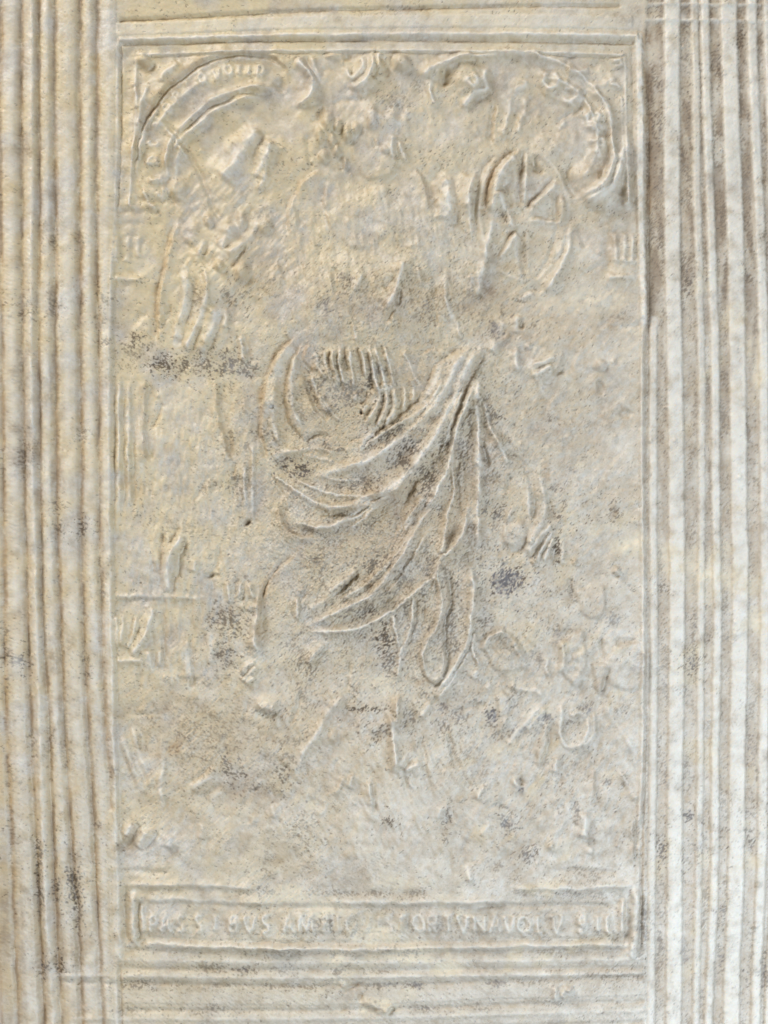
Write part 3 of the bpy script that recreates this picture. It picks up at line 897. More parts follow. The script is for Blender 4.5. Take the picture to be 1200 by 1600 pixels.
H p 1.5 3.6 D : 868,215 845,290 858,380 866,440 848,520 800,600 775,690 785,760 832,803 872,782 890,700 880,600 880,520 905,420 895,330 880,250
H r 2.0 2.2 - : 862,230 850,300 862,380 868,440 850,525 802,605 780,690 790,755
H g 2.0 2.8 - : 897,270 912,420 888,520 888,610 898,700 880,780 835,812 785,775
H g 3.6 1.6 - : 845,690 845,740
H r 3.2 3.4 D : 1000,270 1016,350 1010,430 1000,540 985,620 930,720 870,810 840,850
H g 2.2 2.8 - : 1010,540 995,640 940,740 880,830
H r 2.0 2.4 D : 1000,650 960,720 850,880
H r 2.2 2.4 D : 735,380 735,470 712,590 682,640 672,700 664,790
H r 2.2 2.0 D : 638,480 655,560 665,625
H g 2.0 2.4 - : 748,400 748,480 720,600 700,625 660,640
H g 2.0 2.2 - : 790,440 780,520
H r 2.0 2.2 D : 840,300 825,380
H r 2.6 2.6 d : 665,870 655,960
H r 3.2 2.8 d : 632,960 645,1040 655,1110 650,1200
H g 2.0 2.2 - : 640,930 650,1000
H r 2.4 2.6 D : 1020,560 1008,600 1015,660 1050,720
H g 2.0 2.4 - : 1005,560 1000,640 1035,730
H g 2.2 2.0 - : 440,700 430,830
H r 3.0 2.2 d : 320,620 240,710
H g 2.4 2.2 - : 340,630 270,710
H g 2.2 2.0 D : 370,390 440,330 480,290
H r 2.0 1.6 - : 200,400 190,500
H g 1.8 1.6 - : 245,340 210,430
H r 2.4 1.6 - : 250,460 330,410 400,370
H g 2.6 2.0 - : 1080,900 920,935
M7 p 1.8 1.6 o : 70,230 95,150 170,110 230,125 330,220 360,330 260,380 150,370 100,300
M7 r 2.4 2.2 o : 62,260 75,190 105,145 180,112 215,122
M7 g 2.0 2.0 - : 105,160 120,220 142,275
M7 g 2.0 1.8 - : 170,150 200,220 240,260
M7 r 2.6 2.4 - : 265,175 285,230 325,295
M7 g 2.2 1.8 - : 310,190 350,260
M7 p 1.8 2.2 o : 585,190 640,150 735,115 745,200 755,300 720,400 670,450 600,400 590,300
M7 r 2.2 1.8 - : 580,185 592,280 588,350 575,395
M7 g 2.2 1.8 - : 620,330 655,310 700,320
M7 g 2.0 1.4 - : 640,245 700,240
M7 g 2.0 1.8 - : 620,380 680,370 720,400
M7 g 2.2 1.6 - : 738,130 742,220
M7 r 2.4 2.2 o : 500,290 490,350 500,410
M7 r 2.4 1.8 - : 720,395 700,440 660,465
M7 p 1.6 2.4 o : 790,330 885,340 870,430 840,530 815,500
M7 g 2.2 2.2 - : 893,350 878,440 855,520
M7 g 2.4 2.0 c : 955,188 1020,178 1085,186
M7 p 2.0 1.2 o : 950,215 1130,205 1135,480 920,470 880,340
M7 g 2.0 1.6 - : 855,150 860,230 885,300
M7 p 1.6 2.2 o : 160,550 200,520 240,570 225,700 175,785
M7 r 2.2 0.8 o : 470,590 400,660 330,750 270,820 210,885
M7 r 2.2 0.6 o : 480,620 430,690 350,780
M7 r 3.0 2.0 - : 240,480 330,500 440,520 450,560
M7 p 1.8 2.0 o : 505,700 500,860 480,960 440,1030 420,930 460,800
M7 g 2.2 2.6 - : 508,740 498,900 455,1025
M7 r 2.6 2.4 O : 575,600 578,700 582,800 620,885 690,880 745,820 762,740 745,670
M7 r 2.2 1.8 O : 650,690 700,655 750,690
M7 r 2.4 1.8 O : 720,890 790,830 810,740 800,660
M7 r 2.6 0.0 c : 860,600 920,680 1000,800 1080,940
M7 g 2.4 1.6 - : 830,700 830,860 825,1000
M7 b 2.2 0 - : 280,1122 22,28
M7 g 3 3 - : 310,1090 325,1140
M7 r 3.0 1.6 c : 560,960 540,1060
M7 r 3.0 1.5 c : 30,370 0,430
M7 g 2.6 2.0 - : 60,480 110,440
M7 r 2.6 2.0 - : 80,500 120,460
N1 g 3.4 1.8 c : 165,220 200,340 300,620
N1 g 3.4 1.6 - : 240,230 280,360 310,470
N1 g 3.4 1.6 c : 110,380 170,520 250,690
N1 r 3.4 1.4 - : 200,230 250,430 330,640
N1 r 3.4 1.2 - : 130,300 200,500 270,700
N1 r 3.4 1.6 c : 400,260 400,500 392,740
N1 g 2.2 1.6 - : 75,150 200,160 400,150
N1 g 2.4 2.0 c : 580,615 660,560 730,480
N1 g 2.4 2.0 c : 640,720 710,690 790,630
N1 r 3.4 1.6 - : 590,650 680,600 760,520
N1 r 3.0 1.6 - : 710,730 800,680
N1 g 3.4 2.4 c : 120,890 110,980 165,1060
N1 g 3.4 2.4 c : 250,900 185,1010 160,1080
N1 g 3.0 2.0 - : 370,945 345,1000 285,1060
N1 r 3.4 2.0 - : 200,890 150,960
N1 r 3.4 2.0 - : 300,930 240,1050
N1 g 3.0 1.8 c : 415,1050 480,1105 505,1040
N1 r 3.4 1.8 - : 450,960 445,1050
N1 g 2.6 1.6 - : 560,855 600,905
N1 g 2.6 1.8 c : 640,870 620,1000
N1 r 3.0 1.8 - : 665,890 645,990
N1 g 2.6 1.6 - : 710,985 680,1050
N1 g 2.0 1.6 - : 985,850 965,890
N1 r 2.4 1.4 - : 1000,830 1000,910
N1 r 2.4 1.6 - : 1130,760 1155,850
N1 b 1.6 0 - : 1105,85 70,62
N1 r 2.2 1.6 - : 1050,60 1080,110
N1 r 2.2 1.4 - : 1120,60 1090,120
N1 r 2.2 1.4 - : 1150,90 1130,130
N1 g 3 3 - : 1040,130 1100,160 1160,140
N1 g 2.4 1.6 - : 970,70 950,160
N1 g 2.4 1.4 - : 1080,430 1065,500
N2 r 3.4 2.2 d : 425,110 330,210 270,310 200,420 140,510 112,640
N2 g 3.2 2.6 - : 412,140 435,240 485,335
N2 g 2.0 2.6 c : 125,110 98,215 62,310
N2 r 2.2 2.4 d : 772,110 766,300
N2 r 3.0 2.8 d : 728,260 750,380 765,500 758,640
N2 g 2.2 2.0 c : 935,380 950,500 962,640 1010,760
N2 g 2.2 2.0 c : 1115,385 1160,530 1198,615
N2 g 2.2 1.8 c : 820,650 835,745 890,825
N2 r 3.2 2.0 d : 785,590 830,520 900,475
N2 r 2.6 1.6 - : 830,620 880,580 920,560
N2 g 2.2 1.6 - : 1055,540 1085,620
N2 g 2.0 2.4 - : 442,620 438,700
N2 r 2.4 2.2 c : 465,640 452,745
N2 r 2.4 1.8 - : 410,660 380,740 330,780
N2 g 2.0 1.8 - : 400,540 358,592
N2 g 2.0 2.6 c : 608,685 625,800 618,910
N2 r 3.0 1.8 - : 590,690 600,850
N2 g 2.0 1.4 - : 515,710 532,780
N2 g 1.8 1.2 - : 695,820 698,880
N2 r 2.0 1.4 c : 280,810 290,870 260,920
N2 r 2.4 1.6 - : 1060,860 1050,940
N2 b 1.8 0 - : 350,390 30,40
N2 r 2.8 1.6 - : 1000,160 940,240 900,260
N2 g 2.4 1.6 - : 1020,130 1000,200
N3 r 4.6 3.2 c : 845,640 838,740 820,815
N3 g 5.0 2.2 - : 885,690 872,790 848,860
N3 g 3.6 1.4 - : 760,560 760,680 750,780
N3 r 2.6 1.6 - : 870,880 850,920
N3 g 2.0 1.6 c : 175,630 260,600 330,640 350,680
N3 r 2.4 1.4 - : 200,720 130,800
N3 g 2.4 2.4 - : 395,420 410,450
N3 r 2.4 1.6 - : 150,460 110,560
N3 g 2.4 1.6 - : 20,870 40,940
N3 r 3.2 1.6 c : 40,980 60,1100
N3 r 2.0 1.4 - : 575,870 600,860 600,900
N3 eL 10 1.4 - : 905,350 900,480 880,600
N3 eL 8 1.6 - : 1165,700 1170,860 1180,980
N3 r 3.0 1.4 - : 1060,370 1180,560
N3 g 2.0 1.4 - : 0,370 70,470
Q3 g 2.2 3.0 - : 128,85 130,250 135,420
Q3 f 4.6 3.6 T : 178,130 180,280 180,440
Q3 g 2.0 3.4 - : 205,170 210,280 205,420
Q3 r 2.2 2.2 T : 228,195 240,280 232,370
Q3 r 2.4 2.2 T : 178,130 225,175
Q3 g 2.0 2.2 T : 215,445 245,410
Q3 g 2.4 2.4 T : 230,183 400,188 700,200 1000,212 1200,222
Q3 r 3.0 1.8 T : 230,168 400,172 700,182 1000,190
Q3 g 2.4 2.4 T : 215,402 400,408 700,418 1000,424 1200,428
Q3 r 3.0 1.8 T : 215,425 500,430 900,440 1200,448
K g 2.4 1.8 T : 100,650 400,656 800,654 1190,652
K g 2.4 1.8 T : 0,812 400,822 800,820 1190,812
K g 3.6 1.4 - : 330,590 550,588 820,590
K r 3.0 1.4 T : 300,625 700,626 1190,622
K r 3.0 1.2 T : 0,840 500,845 1190,838
Q5 g 2.4 2.2 T : 0,155 300,152 600,152 940,155
Q5 g 2.4 2.4 T : 0,382 300,382 600,380 960,372
Q5 r 3.0 1.6 T : 0,405 400,404 960,398
Q5 f 5.0 3.2 T : 1078,20 1078,250 1070,480
Q5 g 3.0 2.2 - : 1025,100 1020,300 1010,420
Q5 r 2.4 2.4 T : 998,100 990,250 1000,340
Q5 g 2.2 2.4 - : 955,150 1000,90
Q5 g 2.2 2.0 - : 925,380 985,355
Q5 r 3 1.6 - : 1030,440 1070,490
J r 3.0 1.4 - : 560,545 900,548 1190,560
J g 3.0 1.4 - : 600,570 900,575 1190,585
J g 2.4 1.4 - : 560,480 800,485
L r 3.0 1.4 - : 0,560 300,560 590,540
L g 2.6 1.4 - : 200,480 500,490
L r 3.4 2.4 c : 205,1020 200,1060 210,1080
L g 1.8 2.6 - : 215,1020 210,1060 222,1085
L r 2.2 2.4 c : 250,1010 235,1050 245,1080
L g 1.8 2.6 - : 240,1005 228,1050 238,1085
L b 2.6 0 - : 265,1030 14,14
N8 g 2.4 4.5 c : 365,355 310,395 250,415
N8 r 3 3.0 - : 270,360 245,390
N8 g 2.4 4.0 c : 398,430 375,480
N8 g 2.4 3.6 c : 605,520 585,580
N8 r 2.4 2.4 - : 590,500 570,570
N8 b 2.0 0 - : 460,500 60,40
N8 b 2.0 0 - : 540,540 50,40
N8 g 2 2 - : 165,180 200,150
'''

WEAR = np.clip(1.0 + 0.14 * N110 + 0.08 * N40b, 0.7, 1.3)
GAIN = 2.45
H_border = H.copy()
H[:] = 0
WX = X + 0.50 * wob[0] + 0.75 * wob[1]          # the stamped picture is more distorted
WY = Y + 0.50 * wob[2] + 0.75 * wob[3]
def sharp0(P):
    x, y = P[len(P) // 2]
    return ((x - 600) / 190) ** 2 + ((y - 770) / 300) ** 2 < 1


for line in REL.strip().splitlines():
    head, pts = line.split(':')
    crop, kind, w, a, code = head.split()
    w, a = float(w), float(a)
    pid = None
    if kind == 'b':
        amp = w * 1.9
        (c, r) = [tuple(map(float, t.split(','))) for t in pts.split()]
        ox, oy, k = CROPS[crop]
        if code != '-':
            par, nm = OF[code]
            pid = add_part(nm, par)
        bump(ox + c[0] / k, oy + c[1] / k, r[0] / k, r[1] / k, amp, 0, pid, flat=abs(amp) > 2.3)
        continue
    a = (0.95 + 0.72 * a) * (1.2 if code in 'BowWA' else 1.0)
    P = topts(crop, pts)
    if code != '-':
        par, nm = OF[code]
        pid = add_part(nm, par)
    if kind == 'p':
        poly(P, w, a, pid)
    else:
        if kind == 'g':
            stroke(P, kind, w * (1.35 if sharp0(P) else 1.7), a * (0.85 if sharp0(P) else 0.72), pid)
        elif kind == 'r':
            stroke(P, kind, w * (1.45 if code not in 'D' else 1.2), a * 1.2, pid)
        else:
            stroke(P, kind, w * 1.1, a * 1.15, pid)

# ---- letters ---------------------------------------------------------------------------------------------
GLY = {'P': ['0,1 0,0', '0,0 .7,0 .9,.25 .7,.5 0,.5'], 'A': ['0,1 .5,0 1,1', '.22,.62 .78,.62'], 'S': ['.9,.12 .5,0 .1,.2 .3,.45 .75,.6 .85,.85 .5,1 .08,.88'],
       'I': ['.5,0 .5,1'], 'B': ['.1,0 .1,1', '.1,0 .7,.05 .75,.4 .1,.48', '.1,.48 .85,.55 .85,.95 .1,1'], 'V': ['0,0 .5,1 1,0'],
       'M': ['0,1 .15,0 .5,.8 .85,0 1,1'], 'N': ['0,1 0,0', '0,0 1,1', '1,1 1,0'], 'T': ['0,0 1,0', '.5,0 .5,1'],
       'O': ['.5,0 .1,.2 0,.5 .15,.85 .5,1 .85,.85 1,.5 .85,.18 .5,0'], 'R': ['0,1 0,0', '0,0 .75,.05 .8,.4 0,.5', '.3,.5 .9,1'],
       'E': ['0,0 0,1', '0,0 .8,0', '0,.5 .6,.5', '0,1 .8,1'], 'D': ['0,0 0,1', '0,0 .7,.1 .9,.5 .7,.9 0,1'], 'F': ['0,0 0,1', '0,0 .8,0', '0,.5 .6,.5'],
       'C': ['.9,.15 .5,0 .1,.3 .1,.7 .5,1 .9,.85'], 'L': ['0,0 0,1', '0,1 .8,1']}


def letter(ch, cx, cy, w, h, rot, parent, a, dep=0.0):
    pid = add_part('letter', parent)
    t = math.radians(rot)
    for s in GLY[ch]:
        pts = []
        for tok in s.split():
            u, v = map(float, tok.split(','))
            u = (u - 0.5) * w
            v = (v - 0.5) * h
            pts.append((cx + u * math.cos(t) - v * math.sin(t), cy + u * math.sin(t) + v * math.cos(t)))
        stroke(pts, 'r', 3.3, a * 1.15, pid, fade=0.02, mod=0.10)
        stroke([(x + 2.6, y + 1.6) for x, y in pts], 'g', 2.0, a * 0.45, None, fade=0.02, mod=0.5)


for ch, x, w, a in [('P', 240, 12, 2.4), ('A', 260, 18, 2.6), ('S', 283, 12, 2.6), ('S', 311, 12, 2.4), ('I', 334, 6, 2.6), ('B', 366, 14, 2.8), ('V', 390, 17, 2.8),
                    ('S', 416, 12, 2.6), ('A', 452, 19, 2.6), ('M', 479, 21, 2.3), ('B', 508, 13, 2.4), ('I', 528, 6, 2.0), ('C', 547, 14, 1.8), ('V', 570, 15, 1.8),
                    ('I', 590, 6, 2.0), ('S', 608, 12, 1.9), ('F', 632, 12, 2.2), ('O', 654, 16, 2.0), ('R', 677, 14, 2.3), ('T', 700, 15, 2.3), ('V', 723, 15, 2.5),
                    ('N', 748, 16, 2.6), ('A', 773, 18, 2.6), ('V', 795, 14, 2.4), ('O', 818, 20, 2.6), ('L', 845, 11, 2.5), ('V', 870, 16, 2.5), ('B', 910, 14, 2.6),
                    ('I', 934, 6, 2.5), ('L', 953, 11, 2.4)]:
    letter(ch, x, 1443, w, 26, 0, TABLET, (1.3 + 0.75 * a) * (0.6 if 500 < x < 625 else 0.9))
for ch, ang, rad in [('S', 150, 121), ('E', 162, 121), ('D', 175, 121), ('C', 188, 121), ('V', 203, 121), ('D', 216, 121), ('P', 226, 122), ('I', 237, 124), ('D', 247, 126),
                     ('V', 256, 128), ('O', 264, 130), ('I', 271, 131), ('I', 277, 131), ('D', 284, 131)]:
    cx = 372 + (rad + 4) * math.cos(math.radians(ang)) * 1.08
    cy = 240 + (rad + 4) * math.sin(math.radians(ang)) * 0.98
    letter(ch, cx, cy, 11, 17, ang + 90, SCROLL_A, 2.6)
for ch, x, y, r in [('S', 905, 150, 30), ('E', 933, 200, 80), ('D', 938, 225, 95)]:
    letter(ch, x, y, 11, 15, r, SCROLL_B, 2.4)

for pp, aa, ee in (('210,262 213,230 225,190 241,163 259,139 281,123 305,105 329,93 355,86 390,85 422,90 450,105 440,145 395,140 361,150 330,175 300,205 280,235 275,270 250,300 225,300', 1.8, 2.4),
                   ('836,110 870,112 919,138 945,162 956,197 959,235 954,266 935,292 905,305 915,250 925,230 915,190 890,165 850,145', 1.4, 2.4)):
    poly(ln(pp), ee, aa)
H_panel = H * WEAR * GAIN


def blur(a, sig):
    return np.fft.irfft2(np.fft.rfft2(a) * np.exp(-2 * (math.pi * sig) ** 2 * (FX ** 2 + FY ** 2)), s=(ny, nx)).astype(np.float32)


LOCAL = 1 - 0.15 * sstep(960, 1150, Y) * sstep(1385, 1360, Y) - 0.10 * sstep(420, 360, X) * sstep(600, 700, Y) * sstep(1385, 1360, Y)
LOCAL -= 0.10 * sstep(480, 380, Y) * sstep(620, 720, X) + 0.10 * sstep(480, 380, Y) * sstep(720, 620, X)
LOCAL = np.clip(LOCAL, 0.42, 1) * (1 - 0.12 * sstep(1360, 1385, Y))
sharp = np.exp(-(((X - 610) / 260) ** 2 + ((Y - 780) / 330) ** 2) ** 1.4)
H_panel = (blur(H_panel, 0.7) * sharp * 0.82 + blur(H_panel, 1.5) * (1 - sharp)) * LOCAL
H = H_border + H_panel

# ---- the picture's own gentle modelling, blisters, grain -------------------------------------------------
inner = sstep(175, 190, WX) * sstep(1010, 1000, WX) * sstep(70, 90, WY) * sstep(1500, 1480, WY)
H -= 1.6 * inner
H += 0.75 * N40 * (0.15 + 0.85 * inner) + 0.50 * N14 * (0.10 + 0.90 * inner) + 0.30 * inner * noise(9, 1.5, -60, seed=61)
H += 1.2 * N110 + 2.0 * noise(260, seed=21)
cen = np.exp(-(((WX - 610) / 260) ** 2 + ((WY - 780) / 330) ** 2) ** 1.4)      # the middle has kept a coarse grain
rub = 1 - sstep(-0.2, 1.4, N40b)
gA = noise(2.0, 2.6, 35, seed=22)
gB = noise(2.0, 2.6, -48, seed=23)
gm = sstep(330, 620, WX + 110 * N110 - 0.35 * (WY - 800) * sstep(1000, 1250, WY))
G = gA * (1 - gm) + gB * gm
N2f = noise(1.35, seed=24)
H += 0.10 * G + 0.06 * N2f + 0.04 * N3 + cen * (0.55 * N2f + 0.18 * N3)
H += 0.06 * N6
wr1 = noise(2.6, 5.0, -42, seed=81)
wr2 = noise(2.4, 5.0, 33, seed=82)
wrm = np.clip(0.25 + 0.25 * N40b, 0.05, 1)
lowleft = sstep(640, 420, X) * sstep(880, 1080, Y) * inner
H += wr1 * (0.10 * wrm * gm + 0.32 * lowleft * (0.6 + 0.3 * N40)) + wr2 * 0.13 * (1 - gm) * (1 - lowleft) * (0.4 + wrm)

def soft_box(x0, x1, y0, y1, e=45):
    return sstep(x0 - e, x0 + e, X) * sstep(x1 + e, x1 - e, X) * sstep(y0 - e, y0 + e, Y) * sstep(y1 + e, y1 - e, Y)


# faint worn remains of the stamp between the readable lines
H += 0.65 * soft_box(430, 750, 290, 540) * noise(5.5, 3.0, 78, seed=91)
H += 0.70 * soft_box(720, 1000, 960, 1340) * noise(7, 2.0, -60, seed=92)
H += 0.75 * soft_box(190, 400, 600, 1060) * noise(5.5, 3.2, 90, seed=93)
H += 0.70 * soft_box(420, 720, 1060, 1340) * noise(6.5, 2.4, 62, seed=94)
H += 0.70 * soft_box(260, 480, 270, 470) * noise(6.5, 2.0, -50, seed=95)
H += 0.50 * soft_box(480, 960, 90, 260) * noise(6.5, 1.6, 70, seed=96)
H += 0.55 * soft_box(760, 1000, 430, 900) * noise(8, 1.8, -40, seed=97)

rng = np.random.default_rng(77)
for i in range(620):
    if i < 470:
        x, y = rng.normal(640, 150), rng.normal(760, 190)
    else:
        x, y = rng.uniform(190, 1180), rng.uniform(60, 1560)
    r = rng.uniform(1.7, 3.6)
    bump(x, y, r, r * rng.uniform(0.8, 1.3), rng.uniform(1.1, 2.6), rng.uniform(0, 180))

